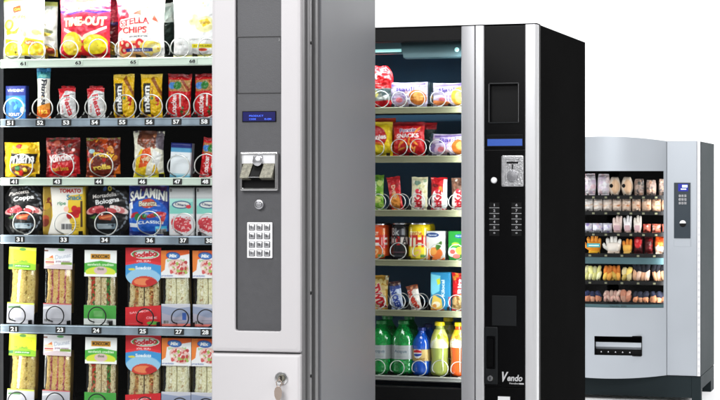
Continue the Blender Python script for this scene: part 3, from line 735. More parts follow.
def art_goldpack(w, h):
    c = Cv(w, h, (226, 190, 50), ST1); c.rect(0, 0, .24, 1, (150, 122, 40)).blobs(8, (.02, .25, .2, .75), (.05, .1), [(110, 40, 24), (160, 70, 40), (176, 140, 40)], 5)
    c.poly([(.20, .98), (.95, .97), (.95, .84), (.62, .80), (.60, .5), (.72, .04), (.14, .02), (.26, .4)], (236, 232, 224)).text('TOMATO', .66, .90, .5, .09, (200, 30, 30), bold=.04).text('Snack', .76, .77, .36, .12, (40, 110, 150), bold=.03)
    c.blobs(11, (.54, .36, .86, .58), (.05, .09), [(200, 40, 40), (176, 24, 30), (226, 90, 80), (240, 190, 170)], 6).rect(.90, .18, .95, .7, (70, 50, 20)).bars(.46, .13, .70, .25).text('ripe', .46, .64, .2, .1, (60, 130, 90)).lines(4, .7, .88, .1, .3, (120, 90, 30), .01); return c
def art_salamini(w, h):
    c = Cv(w, h, (28, 52, 140), ST1); c.ell(.5, .35, .5, .5, (22, 90, 190)).rect(.28, .88, .95, 1, (140, 30, 60), .5).rect(0, 0, 1, .10, (20, 40, 110))
    c.text('SALAMINI', .5, .80, .92, .24, (240, 240, 232), arch=.10, bold=.04, out=(16, 24, 70), ow=1)
    c.ell(.5, .64, .19, .11, (196, 60, 40)).text('Beretta', .5, .64, .44, .12, (240, 226, 200), bold=.02, out=(70, 60, 40))
    for (x, y, r, cc) in ((.14, .42, 30, (176, 30, 50)), (.82, .44, -10, (196, 40, 50)), (.34, .38, -20, (120, 20, 30)), (.60, .40, 10, (180, 40, 44)), (.86, .34, 70, (206, 60, 60))): c.ell(x, y, .13, .05, cc, r)
    c.ell(.24, .38, .08, .09, (30, 120, 60)).ell(.42, .40, .06, .05, (30, 120, 50)).ell(.70, .42, .06, .03, (40, 130, 60))
    c.text('CLASSICI', .56, .27, .62, .07, W, arch=.02, bold=.03).rect(.68, .08, .96, .20, (60, 180, 220)).bars(.70, .05, .95, .15).rect(.03, .18, .24, .26, (226, 232, 240)).poly([(0, .62), (.1, .68), (.12, .55), (0, .5)], W).rect(.02, .35, .07, .62, (214, 220, 236)); return c
def art_salami_tray(w, h, s=0):
    c = Cv(w, h, (190, 194, 196), ST1); c.rect(0, .80, 1, 1, (206, 208, 208)).rect(.05, .46, .95, .76, (130, 204, 190)).poly([(.05, .76), (.95, .76), (.95, .70), (.05, .62)], (170, 224, 212)).rect(.06, .90, .14, .96, (120, 120, 120))
    c.ell(.5, .64, .36, .15, (60, 90, 130)).ell(.5, .64, .31, .11, (226, 226, 220)).text('Citterio', .5, .64, .5, .1, (60, 70, 100), rot=-8, bold=.03).ell(.78, .60, .10, .07, (206, 60, 70))
    c.rect(.03, .02, .97, .46, (226, 226, 228)).ell(.5, .24, .41, .25, (210, 66, 76), -20).blobs(130, (.14, .08, .86, .40), (.012, .034), [(240, 190, 190), (196, 40, 54), (226, 110, 116), (250, 220, 216), (214, 60, 70)], 21 + s); return c

def art_label(kind, w, h):
    c = Cv(w, h, W, ST1)
    if kind == 'yellow':
        c.rect(0, 0, 1, 1, (214, 226, 20)).poly([(0, 1), (1, 1), (1, .84), (0, .92)], (226, 236, 90)).poly([(0, .0), (1, 0), (1, .26), (.5, .40), (0, .22)], (130, 180, 20)).text('Daunat', .5, .62, .72, .17, (196, 176, 30), rot=6, bold=.0, shear=.2).text('le club', .45, .40, .5, .07, (60, 110, 30)).rect(.22, .10, .80, .24, (60, 130, 30)).text('poulet crudites', .5, .17, .5, .07, W).ell(.5, .90, .12, .05, (90, 150, 60)).rect(0, .12, .17, .24, (30, 110, 50))
    elif kind == 'white':
        c.rect(0, 0, 1, 1, (236, 236, 240)).poly([(0, 0), (1, 0), (1, .16), (.5, .26), (0, .12)], (214, 196, 200)).text('Daunat', .66, .62, .56, .14, (180, 186, 200), rot=10, shear=.2).poly([(.04, .42), (.30, .66), (.34, .40)], (226, 120, 50)).ell(.19, .46, .17, .05, (250, 214, 180)).rect(.05, .30, .36, .36, (200, 70, 50)).rect(.06, .22, .36, .28, (236, 190, 140)).text('jambon emmental', .66, .36, .5, .09, (130, 90, 110)).rect(.60, .22, .98, .34, (120, 150, 60)).ell(.6, .92, .12, .04, (100, 170, 100)).rect(0, .84, .14, .9, (120, 60, 40))
    elif kind == 'monoprix':
        c.rect(0, 0, 1, 1, (248, 250, 246)).rect(.20, .66, .80, .86, (226, 160, 30)).text('MONOCOMO', .5, .76, .54, .11, (60, 40, 10), bold=.04).rect(0, .16, 1, .60, (76, 176, 60)).poly([(0, .5), (.5, .60), (1, .5), (1, .64), (0, .64)], (248, 250, 246)).text('sandwich crudites', .5, .46, .8, .08, (250, 255, 240)).ell(.5, .18, .46, .16, (214, 226, 60)).ell(.5, .24, .20, .12, (220, 190, 190)).text('thon', .5, .30, .2, .08, (60, 90, 30)).rect(0, 0, 1, .10, (248, 250, 246))
    elif kind == 'orange':
        c.rect(0, 0, 1, 1, (240, 240, 240)).poly([(0, 1), (1, 1), (1, .86), (.4, .74), (0, .62)], (232, 96, 20)).poly([(0, 1), (.22, 1), (.14, .3), (0, .2)], (236, 130, 50)).ell(.44, .80, .24, .12, (40, 80, 160), -4).ell(.44, .80, .20, .09, (70, 130, 200), -4).text('Mix', .44, .80, .26, .11, W, bold=.05, shear=.2).text('tramezzini', .52, .63, .6, .09, (120, 170, 60), bold=.02)
        c.ell(.62, .38, .36, .25, (226, 190, 180), -20).blobs(60, (.34, .16, .92, .58), (.03, .07), [(214, 90, 90), (240, 200, 190), (190, 60, 60), (246, 230, 220), (160, 190, 90)], 9).text('prosciutto', .22, .08, .4, .07, (80, 100, 160))
    return c

BREADS = {'yellow': [(1, 'b'), (.12, 0), (1.1, 'b'), (.12, 0), (1, 'b')], 'white': [(.9, 'b'), (.22, 0), (.9, 'b'), (.14, 1), (.9, 'b'), (.22, 0), (.8, 'b')],
          'monoprix': [(.7, 'b'), (.55, 0), (.9, 'b'), (.06, 2), (.9, 'b'), (.55, 1), (.7, 'b')], 'red': [(1, 'b'), (.6, 0), (.9, 'b'), (.10, 2), (.9, 'b'), (.6, 0), (.9, 'b')],
          'orange': [(.8, 'b'), (.5, 0), (.8, 'b'), (.08, 2), (.8, 'b'), (.5, 0), (.8, 'b')]}
def art_bread(kind, w, h, fills, cols, seed):
    c = Cv(w, h, cols[0], ST1); r = random.Random(seed); pat = BREADS[kind]; tot = sum(p[0] for p in pat); x = 0; edges = []
    for (q, t) in pat:
        x1 = x + q / tot
        if t == 'b':
            c.rect(x, 0, x1, 1, cols[0])
            for _ in range(150):
                e = r.uniform(.006, .022); c.ell(r.uniform(x + e, x1 - e), r.uniform(.01, .99), e, e * 1.2, [cols[1], cols[2]][r.random() < .33], 0, .75)
            c.rect(x, 0, x + .008, 1, cols[3], .6); c.rect(x1 - .008, 0, x1, 1, cols[3], .6)
        elif t == 2: c.rect(x, 0, x1, 1, (44, 34, 26))
        else:
            fc = fills[t % len(fills)]; c.rect(x, 0, x1, 1, fc[0])
            for _ in range(80):
                e = r.uniform(.012, .04); c.ell(r.uniform(x, x1), r.uniform(0, 1), e, e * 1.7, r.choice(fc), r.uniform(0, 180))
        edges.append((x, x1, t)); x = x1
    return c, edges

def sandwich_pack(kind, w, h):
    """clear blister with cut sandwiches, printed card at the top and at the foot"""
    t = empty('sandwich_pack'); D = .05
    S = {'yellow': (.29, .27, 3, [[(240, 226, 140), (206, 170, 80), (150, 120, 50)]], [(226, 200, 120), (248, 232, 170), (150, 112, 50), (206, 176, 100)]),
         'white': (.27, .27, 4, [[(196, 110, 120), (226, 160, 160), (170, 80, 90)], [(196, 70, 90), (222, 150, 150)]], [(234, 200, 124), (250, 232, 176), (190, 130, 56), (206, 170, 100)]),
         'monoprix': (.35, .26, 3, [[(196, 60, 40), (60, 120, 40), (222, 140, 90)], [(40, 110, 40), (190, 50, 30), (90, 150, 60)]], [(226, 206, 160), (250, 240, 206), (140, 104, 64), (206, 180, 130)]),
         'orange': (.36, .29, 3, [[(240, 236, 210), (214, 200, 160), (250, 246, 230), (190, 160, 120)]], [(236, 230, 196), (252, 250, 232), (186, 176, 120), (220, 208, 160)])}
    if kind == 'red':
        bt, bb, ns = .0, .26, 2
        fills, cols = [[(190, 140, 70), (150, 90, 40), (236, 206, 140), (206, 110, 70)]], [(222, 202, 150), (240, 226, 180), (120, 76, 40), (206, 180, 120)]
    else: bt, bb, ns, fills, cols = S[kind]
    # sandwiches
    z0, z1 = h * bb * .5, h * (1 - bt * .7) if kind != 'red' else h * .7
    sw = w * (.88 if kind != 'orange' else .84)
    c, edges = art_bread(kind, sw, z1 - z0, fills, cols, len(kind) * 3)
    mb = MB(); u, v = np.meshgrid(np.linspace(0, 1, c.nx + 1), np.linspace(0, 1, c.ny + 1))
    ez = np.clip(1 - np.minimum(v, 1 - v) * (z1 - z0) / .008, 0, 1); ex = np.clip(1 - np.minimum(u, 1 - u) * sw / .006, 0, 1)
    y = -.019 + .005 * (ez ** 2 + ex ** 2) + .0010 * vnoise(u * 26, v * 64, 5) + .003 * vnoise(u * 5, v * 9, 6)
    for (a_, b2_, t_) in edges:
        m_ = (u > a_) & (u < b2_)
        if t_ == 'b': y = y - m_ * .0016 * np.sin(PI * np.clip((u - a_) / (b2_ - a_), 0, 1)) ** .5
        elif t_ == 2: y = y + m_ * .004
        else: y = y + m_ * (.0012 + .003 * vnoise(u * 40, v * 50, 8))
    wob = 1 + .05 * vnoise(v * 7, v * 0, 9) + .02 * vnoise(v * 21, v * 0, 4)
    mb.add(np.stack([(u - .5) * sw * wob, y, z0 + v * (z1 - z0)], -1).reshape(-1, 3), gridfaces(c.nx, c.ny), 0, c.grid().reshape(-1, 3))
    mb.box(-sw / 2 + .004, sw / 2 - .004, -.011, .016, z0 + .003, z1 - .003, 0, (206, 176, 110))
    mb.build('sandwich', 'crumb', t, smooth=80)
    # clear blister
    mb = MB(); L = []
    for (y, e) in ((.021, -.001), (-.010, 0), (-.020, .001), (-.0235, .004)): L.append(rrect(-w / 2 + e, w / 2 - e, e + .001, h - .001 - e, .006, y))
    mb.loft(L, 0, True, False, True); mb.build('clear_blister', 'wrap', t, smooth=45)
    # cards
    yc = -.0255
    if kind != 'red':
        c = art_label(kind, w, h * bt)
        o = carton('top_label', c, .0014, (230, 230, 230), 'card', t, r=.0004); o.location = (0, yc, h * (1 - bt))
        c2 = Cv(w, h * bb, (182, 182, 190), ST1)
        if kind == 'yellow': c2.rect(0, .93, 1, 1, (190, 206, 60)); c2.poly([(.05, .80), (.5, .86), (.5, .74), (.05, .72)], (60, 110, 50))
        if kind == 'white': c2.rect(0, .95, 1, 1, (196, 60, 60)); c2.poly([(.0, .8), (.5, .9), (.6, .8), (.0, .7)], (226, 226, 230))
        if kind == 'monoprix': c2.rect(0, .32, 1, 1, (66, 160, 60)); c2.rect(0, 0, 1, .32, (226, 230, 226)); c2.poly([(.3, .7), (.6, .72), (.58, .42), (.32, .42)], (110, 180, 100))
        if kind == 'orange': c2.rect(0, 0, 1, 1, (150, 160, 186)); c2.rect(0, 0, 1, .12, (226, 120, 110)); c2.poly([(0, 1), (1, 1), (1, .86), (.6, .8), (0, .9)], (206, 206, 214)); c2.poly([(0, .6), (.5, .4), (1, .5), (1, .2), (0, .12)], (176, 170, 186)); c2.rect(.72, .28, .86, .6, (50, 90, 170))
        if kind == 'monoprix': c2.bars(.72, .08, .90, .26)
        else: c2.bars(.06, .12, .26, .26)
        c2.lines(3, .30, .94, .12, .30, (90, 90, 96), .012)
        if kind != 'monoprix' and kind != 'orange': c2.lines(2, .4, .9, .45, .6, (170, 170, 178), .014)
        o = carton('bottom_label', c2, .0014, (210, 210, 214), 'card', t, r=.0004); o.location = (0, yc - .0008, .002)
    else:
        c = Cv(w, h * .50, (206, 22, 34), ST1)
        c.ell(.5, .40, .56, .44, (240, 240, 240)).ell(.5, .36, .56, .46, (60, 150, 214)).ell(.5, .20, .5, .30, (150, 200, 230)).ell(.54, .10, .36, .20, (206, 60, 40)).ell(.5, .14, .26, .10, (230, 130, 80)).ell(.72, .12, .16, .10, (190, 30, 30)).rect(0, .62, 1, 1, (206, 22, 34)).poly([(0, .62), (.5, .70), (1, .62), (1, .55), (.5, .63), (0, .55)], (226, 40, 50))
        c.ell(.55, .83, .40, .13, (240, 240, 236)).ell(.55, .83, .37, .11, (60, 150, 60), ring=.12).text('Sodebo', .55, .83, .66, .16, (206, 26, 40), rot=6, bold=.05, shear=.15).text('XXL BUN', .5, .655, .4, .05, W).text('Suedois', .5, .49, .44, .09, W, bold=.03).ell(.18, .45, .1, .03, (226, 210, 60))
        # trim the card to a rounded tongue at its foot
        mb = MB(); u, v = np.meshgrid(np.linspace(0, 1, c.nx + 1), np.linspace(0, 1, c.ny + 1))
        uu = (u - .5) * 2; low = .32 * (1 - np.sqrt(np.clip(1 - (uu * .995) ** 2, 0, 1))); vv = low + v * (1 - low); 
        g = c.grid(); jj = np.clip((vv * c.ny).round().astype(int), 0, c.ny); ii = np.tile(np.arange(c.nx + 1), (c.ny + 1, 1)); col = g[jj, ii]
        z = h * .5 + vv * h * .5; bx = (u - .5) * w * 1.03
        for (yy, fl) in ((yc, False), (yc + .0014, True)): mb.add(np.stack([bx, yy + 0 * u, z], -1).reshape(-1, 3), gridfaces(c.nx, c.ny, fl), 0, col.reshape(-1, 3))
        mb.build('top_label', 'card', t, smooth=60)
        c2 = Cv(w * 1.02, h * bb, (210, 22, 34), ST1); c2.text('SAUMON', .42, .72, .6, .06, (250, 200, 200), rot=6).text('CREME', .74, .40, .3, .07, (250, 210, 210), bold=.02).ell(.78, .14, .18, .05, (90, 170, 60)).lines(3, .08, .4, .08, .28, (240, 130, 130), .01)
        mb = MB(); u, v = np.meshgrid(np.linspace(0, 1, c2.nx + 1), np.linspace(0, 1, c2.ny + 1)); top = 1 - .12 * (1 - u) ; g = c2.grid()
        for (yy, fl) in ((yc - .0008, False), (yc + .0010, True)): mb.add(np.stack([(u - .5) * w * 1.03, yy + 0 * u, .002 + v * top * h * bb], -1).reshape(-1, 3), gridfaces(c2.nx, c2.ny, fl), 0, g.reshape(-1, 3))
        mb.build('bottom_label', 'card', t, smooth=60)
    return t

PW = WS + .055
def put1(o, x0, x1, row, dw=0.0, yaw=0.0, tilt=0.0, roll=0.0, label=None, cat=None, group=None, lift=.001):
    w = PW + dw
    A.stand(o, A.X((x0 + x1) / 2, w), w, ZS1[row] + lift, yaw, tilt, roll); tag(o, label, cat, group); return o
def S1(x0, x1, row, ytop, dw=0.0):
    w = PW + dw; zb = ZS1[row] + .001
    return A.X(x1, w) - A.X(x0, w), A.Z((x0 + x1) / 2, ytop, w) - zb

# row a ------------------------------------------------------------
w, h = S1(3, 45, 'a', -1)
put1(bag('snack_bag', art_snack_white(w, h), .05, 'foil', 1), 3, 45, 'a', .0, label='white crisp bag with yellow splashes and small red logo, far left on top shelf', cat='snack bag')
w, h = S1(30, 58, 'a', 2, .075)
c = Cv(w, h, (250, 250, 240), ST1); c.rect(0, .93, 1, 1, (244, 236, 130)).ell(.6, .5, .3, .1, (150, 160, 130)).ell(.62, .46, .24, .06, (244, 226, 90)).poly([(.3, 0), (1, 0), (1, .22), (.6, .3)], (240, 190, 60)).ell(.8, .2, .14, .1, (216, 90, 60))
put1(bag('snack_bag', c, .05, 'foil', 2), 30, 58, 'a', .075, label='pale snack bag with yellow rim tucked behind the white bag with yellow splashes', cat='snack bag')
w, h = S1(60, 111, 'a', -3)
put1(bag('chip_bag', art_red_chips(w, h), .055, 'foil', 3), 60, 111, 'a', label='crimson corn chip bag lettered TIME-OUT with yellow chips', cat='snack bag')
w, h = S1(98, 121, 'a', -4, .075); c = Cv(w, h, (120, 10, 24), ST1); c.rect(0, .55, 1, .6, (60, 30, 90)).poly([(0, .9), (1, 1), (1, .6), (0, .7)], (196, 30, 60)).ell(.6, .2, .4, .3, (190, 150, 40))
put1(bag('chip_bag', c, .05, 'foil', 4), 98, 121, 'a', .075, label='dark red chip bag half hidden behind the crimson TIME-OUT bag', cat='snack bag')
w, h = S1(117, 165, 'a', -2)
put1(bag('chip_bag', art_stella(w, h), .05, 'foil', 5), 117, 165, 'a', label='white chip bag with red corner lettered STELLA CHIPS', cat='snack bag')
w, h = S1(150, 174, 'a', 3, .075); c = Cv(w, h, (206, 214, 206), ST1); c.rect(0, 0, 1, .66, (30, 44, 38)).poly([(0, .9), (1, .96), (1, 1), (0, 1)], (236, 240, 236))
put1(bag('chip_bag', c, .05, 'foil', 6), 150, 174, 'a', .075, label='grey green bag, a strip left of the plain white bag on the top shelf', cat='snack bag')
w, h = S1(173, 219, 'a', -4)
put1(bag('snack_bag', art_pale_bag(w, h), .05, 'foil', 7), 173, 219, 'a', label='almost plain white snack bag with faint yellow print, right end of the top shelf', cat='snack bag')
# row b ------------------------------------------------------------
w, h = S1(7, 27.5, 'b', 86)
put1(carton('gum_box', art_gum(w, h), .022, (24, 50, 140), 'card'), 7, 27.5, 'b', label='small blue chewing gum box at the left end of shelf 50', cat='gum box')
w, h = S1(36.5, 51, 'b', 68)
put1(bag('cereal_bar', art_fit(w, h), .018, 'foil', 8, pinch=.16, wr=.5), 36.5, 51, 'b', label='tall cereal bar with teal top, white middle and orange foot', cat='snack bar')
for (a, b_, r_, lb) in ((60, 77, -.05, 'white and red cake bar in slot 53, left one of two alike'), (88, 105.5, -.04, 'white and red cake bar in slot 54, right one of two alike')):
    w, h = S1(a, b_, 'b', 88)
    put1(bag('cake_bar', art_fiesta(w, h), .024, 'foil', int(a), pinch=.05, wr=.6, lean=-.0), a, b_, 'b', label=lb, cat='snack bar', group='white and red cake bars', roll=r_)
    w2, h2 = S1(a + 3, b_ - 1, 'b', 86, .05)
    c = Cv(w2, h2 , (190, 16, 30), ST1); c.rect(0, 0, 1, .75, (170, 30, 34))
    put1(bag('cake_bar', c, .022, 'foil', int(a) + 1), a + 1, b_ - 2, 'b', .05, label='red topped cake bar right behind the cake bar in slot ' + ('53' if a < 70 else '54'), cat='snack bar', group='white and red cake bars')
for (a, b_, lb) in ((113, 135, 'yellow upright peanut sweet bag in slot 55, next to the cake bars'), (140.5, 163, 'yellow upright peanut sweet bag in slot 56, next to the red wafer bags')):
    w, h = S1(a, b_, 'b', 74)
    put1(bag('sweet_bag', art_mm(w, h), .026, 'foil', int(a), pinch=.08), a, b_, 'b', label=lb, cat='sweet bag', group='upright yellow sweet bags', yaw=-.06)
for (a, b_, lb) in ((167, 191, 'red wafer bag with hazelnut picture in slot 57'), (194, 218, 'red wafer bag in slot 58, cut by the edge of the glass')):
    w, h = S1(a, b_, 'b', 74)
    put1(bag('wafer_bag', art_loacker(w, h), .026, 'foil', int(a), pinch=.06), a, b_, 'b', label=lb, cat='wafer bag', group='red wafer bags on shelf 50', roll=.03)
# row c ------------------------------------------------------------
w, h = S1(5, 39.5, 'c', 144)
put1(bag('sweet_bag', art_mm(w, h, True), .034, 'foil', 31, horiz=True, pinch=.03), 5, 39.5, 'c', label='wide yellow sweet bag with black lettering in slot 41', cat='sweet bag', lift=.006)
w, h = S1(46, 80.5, 'c', 139)
put1(bag('sweet_bag', art_choco_red(w, h), .034, 'foil', 32), 46, 80.5, 'c', label='dark red chocolate sweet bag in slot 43', cat='sweet bag', lift=.005)
w, h = S1(86, 121, 'c', 139)
put1(bag('sweet_bag', art_choco_orange(w, h), .034, 'foil', 33), 86, 121, 'c', label='brown and orange chocolate roll bag in slot 44', cat='sweet bag', lift=.005)
w, h = S1(133, 165, 'c', 131)
put1(bag('snack_bag', art_mixbag(w, h), .036, 'foil', 34, pinch=.10), 133, 165, 'c', label='crumpled bag in white, orange and yellow standing in slot 46', cat='snack bag')
w, h = S1(170.5, 191.5, 'c', 143)
put1(carton('tissue_pack', art_tissue(w, h), .026, (200, 214, 226), 'film', r=.005, jig=.001), 170.5, 191.5, 'c', label='white and light blue tissue pack in slot 47', cat='tissue pack', roll=.05)
w, h = S1(199, 221, 'c', 138)
put1(bag('wafer_bag', art_loacker(w, h, 3), .026, 'foil', 36), 199, 221, 'c', label='red wafer bag leaning in slot 48, cut by the edge of the glass', cat='wafer bag', roll=.12)
# row d ------------------------------------------------------------
octo = lambda b: 1 - .30 * np.clip(np.abs(2 * b - 1) - .62, 0, 1) / .38
w, h = S1(5, 43, 'd', 186)
put1(bag('cold_meat_pack', art_coppa(w, h, 0), .02, 'film', 41, crimp=0, pinch=0, outline=octo, wr=.5), 5, 43, 'd', label='black eight-sided pack of sliced meat in slot 31', cat='meat pack', group='black eight-sided meat packs')
w, h = S1(44, 86.5, 'd', 186)
put1(carton('snack_carton', art_goldpack(w, h), .03, (170, 140, 50), 'film', r=.008, jig=.0015, seed=3), 44, 86.5, 'd', label='gold and white tomato snack pack in slot 33', cat='snack pack')
w, h = S1(86, 129, 'd', 185)
put1(bag('cold_meat_pack', art_coppa(w, h, 1), .02, 'film', 42, crimp=0, pinch=0, outline=octo, wr=.5), 86, 129, 'd', label='black eight-sided meat pack with two round stamps in slot 34', cat='meat pack', group='black eight-sided meat packs')
w, h = S1(129, 169, 'd', 185)
put1(bag('salami_bag', art_salamini(w, h), .022, 'foil', 43, crimp=.03, pinch=.01, wr=.6), 129, 169, 'd', label='blue salami snack pack lettered SALAMINI in slot 36', cat='meat pack')
for (a, b_, lb) in ((170, 195.5, 'clear tray of chopped salami with green label in slot 37'), (197, 222, 'clear tray of chopped salami in slot 38, cut by the edge of the glass')):
    w, h = S1(a, b_, 'd', 187)
    put1(carton('salami_tray', art_salami_tray(w, h), .026, (150, 156, 158), 'film', r=.006), a, b_, 'd', label=lb, cat='meat tray', group='salami trays with green labels')
# rows e, f --------------------------------------------------------
SW = [('e', 'yellow', 10.5, 38, 247, .035, 'yellow-labelled sandwich pack in slot 21, upper of the two yellow ones'),
      ('e', 'white', 46.5, 74.5, 248, .02, 'white-labelled ham sandwich pack in slot 23, on the upper sandwich shelf'),
      ('e', 'monoprix', 87, 118.5, 250, .01, 'green and white salad sandwich pack in slot 24, on the upper sandwich shelf'),
      ('e', 'red', 129, 163, 247.5, .0, 'red bun sandwich pack in slot 25, on the upper sandwich shelf'),
      ('e', 'orange', 165, 194, 250, -.02, 'orange and white ham sandwich pack in slot 27, on the upper sandwich shelf'),
      ('e', 'orange', 196, 225, 250, -.01, 'orange and white sandwich pack in slot 28, at the edge of the glass'),
      ('f', 'yellow', 10.5, 38, 337.5, .03, 'yellow-labelled sandwich pack at the foot of the photo, lower of the two yellow ones'),
      ('f', 'white', 45.5, 73.5, 337, .02, 'white-labelled ham sandwich pack at the foot of the photo, below slot 23'),
      ('f', 'monoprix', 86.5, 120, 340, .01, 'green and white salad sandwich pack at the foot of the photo, below slot 24'),
      ('f', 'red', 129, 162.5, 338, .0, 'red bun sandwich pack at the foot of the photo, below slot 25'),
      ('f', 'orange', 164, 193.5, 341, .0, 'orange and white ham sandwich pack at the foot of the photo, below slot 27'),
      ('f', 'orange', 194, 223, 341, .0, 'orange and white sandwich pack below slot 28, foot of the photo')]
protos = {}
for (row, kind, a, b_, yt, rl, lb) in SW:
    if kind not in protos:
        w, h = S1(a, b_, row, yt, .01); protos[kind] = o = sandwich_pack(kind, w, h)
    else: o = copy_tree(protos[kind])
    put1(o, a, b_, row, .01, roll=rl, yaw=((int(a) * 7) % 5 - 2) * .022, tilt=-.02 if row == 'f' else -.005, label=lb, cat='sandwich', group='packed sandwiches in the grey machine')
# =================================================================== MACHINE 2 : black snack and drinks machine
B = Mach(537, 6.1, 18)
H2 = B.Z(537, 23)
m2 = empty('vending_machine', 'black vending machine with silver strips selling cans, bars and bottles, in the middle', 'vending machine', 'vending machines')
m2.location = B.world(0, 0, 0); m2.rotation_euler = (0, 0, -B.th)
BL = B.X(537) - .98; BI = BL + .07; BG = B.X(461); D2 = .84
WB = .05; ST2 = .0019
def b2():
    mb = MB(); mb.box(BL, BL + .03, .06, D2, .10, H2 - .002); mb.box(-.03, 0, .0605, D2, .10, H2 - .0015)
    mb.box(BL + .03, -.03, D2 - .03, D2, .10, H2 - .002); mb.box(BL + .03, -.03, .06, D2 - .03, H2 - .03, H2 - .002); mb.box(BL + .03, -.03, .06, D2 - .03, .10, .13)
    mb.build('cabinet', 'black_side', m2, bevel=.003)
    mb = MB(); e = .032
    mb.box(BL + e, BI, .055, .6, .135, H2 - e); mb.box(BG + .004, BG + .008, .045, .6, .135, H2 - e)
    mb.box(BI, BG + .004, .58, .6, .135, H2 - e)
    mb.box(BI, BG + .004, .055, .58, H2 - e - .01, H2 - e)
    mb.build('inner_lining', 'interior_blue', m2)
    zt = B.Z(420, 41); zb = B.Z(420, 379)
    mb = MB(); mb.box(BL, BI + .0, 0, .055, .10, H2 - .003); mb.box(BI, BG, .003, .055, zt, H2 - .003); mb.box(BI, BG, .003, .045, .10, zb - .030)
    mb.build('door_frame', 'black_matt', m2, bevel=.002)
    mb = MB(); mb.box(BI + .08, BG - .08, -.004, .0025, .32, .56); mb.build('delivery_flap', 'black_gloss', m2, bevel=.004)
    mb = MB(); mb.box(BI, BG, .018, .022, zb - .03, zt); mb.build('glass_pane', 'glass', m2)
    # silver strips
    a, b, c = B.X(461), B.X(475.2), B.X(484.3)
    mb = MB(); mb.loft([[(a, .02, z), (a, .004, z), (a + .002, .0005, z), (a + .008, -.001, z), (b - .006, -.003, z), (b - .002, -.002, z), (b - .0012, .02, z)] for z in (.10, H2 - .004)], 0, True, True, True)
    mb.build('silver_strip', 'silver_dark', m2, smooth=50)
    mb = MB(); mb.loft([[(b + .0012, .02, z), (b + .0015, -.002, z), (b + .004, -.006, z), (c - .004, -.006, z), (c - .001, -.003, z), (c, .02, z)] for z in (.10, H2 - .004)], 0, True, True, True)
    mb.build('silver_strip', 'silver', m2, smooth=30)
    d = B.X(525.5)
    mb = MB(); mb.loft([[(d, .02, z), (d, -.003, z), (d + .003, -.006, z), (-.006, -.006, z), (-.001, -.001, z), (0, .006, z), (0, .03, z)] for z in (.10, H2 - .004)], 0, True, True, True)
    mb.build('silver_strip', 'silver', m2, smooth=30)
    mb = MB(); mb.box(d + .001, -.0008, .0305, .0595, .10, H2 - .003); mb.box(BL, .0, -.001, .055, H2 - .0025, H2, 0); mb.build('edge_gasket', 'black_matt', m2)
    # control panel: black gloss plate in pieces round a recessed window
    zA = H2 - .006; P = lambda px, py: B.at(px, py, .002)
    (x0, z0), (x1, z1) = P(489.5, 123), P(518.5, 83)
    mb = MB(); c2 = c + .0008; d2 = d - .0008
    zB = B.Z(505, 387.5); zM = B.Z(505, 149.5)
    frame_plate(mb, (c2, d2, zM + .0008, zA), (x0, x1, z0, z1), .002, .03, .003, ro=.001, slope=.001, edge=.001)
    cp = mb.build('control_panel', 'black_gloss', m2, smooth=30)
    mb = MB(); mb.box(c2, d2, .002, .03, zB + .0008, zM - .0008); mb.build('control_panel', 'black_gloss', m2, bevel=.001)
    mb = MB(); mb.box(c2, d2, .003, .03, .10, zB - .0008); mb.build('lower_panel', 'black_gloss', m2, bevel=.001)
    q = .0018
    mb = MB(); frame_plate(mb, (x0 - q, x1 + q, z0 - q, z1 + q), (x0 + .0016, x1 - .0016, z0 + .002, z1 - .002), -.001, .004, .001, ro=.002, slope=.001, edge=.001); mb.build('window_frame', 'charcoal', cp, smooth=30)
    mb = MB(); mb.box(x0, x1, .018, .022, z0, z1); mb.build('recess_back', 'black_matt', cp)
    for xx in (x0 - q, x1 + q - .001): 
        mb = MB(); mb.box(xx, xx + .001, -.0025, -.0012, z0 + .002, z1 - .002); mb.build('window_edge', 'strip_grey', cp)
    (x0, z0), (x1, z1) = B.at(487, 146.5), B.at(523, 134.3)
    mb = MB(); mb.box(x0, x1, -.002, .0015, z0 - .001, z1, 0); mb.box(x0 + .002, x1 - .002, -.0026, -.0021, z0 + .002, z0 + (z1 - z0) * .62, 1); mb.box(x0 + .002, x1 - .002, -.0026, -.0021, z0 + (z1 - z0) * .70, z1 - .003, 2)
    mb.build('display', ['black_matt', 'screen_mid', 'black_side'], m2)
    # coin plate
    (x0, z0), (x1, z1) = B.at(501.5, 186.8), B.at(524, 155.3); w = x1 - x0; h = z1 - z0; cx = (x0 + x1) / 2
    mb = MB(); frame_plate(mb, (x0, x1, z0, z1), (x0 + w * .18, x1 - w * .18, z0 + h * .12, z1 - h * .12), -.006, .002, .003, ro=.006, slope=.002, edge=.003); cp2 = mb.build('coin_plate', 'hammered', m2, smooth=35)
    mb = MB(); mb.box(x0 + w * .15, x1 - w * .15, -.0035, .001, z0 + h * .1, z1 - h * .1, 0); mb.box(x0 + w * .24, x1 - w * .24, -.0042, -.0036, z0 + h * .74, z0 + h * .80, 1)
    mb.box(cx - .002, cx + .002, -.0045, -.0036, z0 + h * .56, z0 + h * .72, 1); mb.build('coin_inlay', ['hammered', 'black_matt'], cp2)
    mb = MB(); mb.lathe([(.0001, -.011), (w * .22, -.010), (w * .25, -.007), (w * .25, -.0036), (.0001, -.0036)], cx, 0, z0 + h * .34, 'y', 30); mb.build('coin_knob', 'alu', cp2, smooth=40)
    mb = MB(); x, z = B.at(494, 180.3); mb.lathe([(.0001, -.006), (.008, -.005), (.0105, -.002), (.0105, .0015), (.0001, .0015)], x, 0, z, 'y', 26); mb.build('return_button', 'white_plastic', m2, smooth=40)
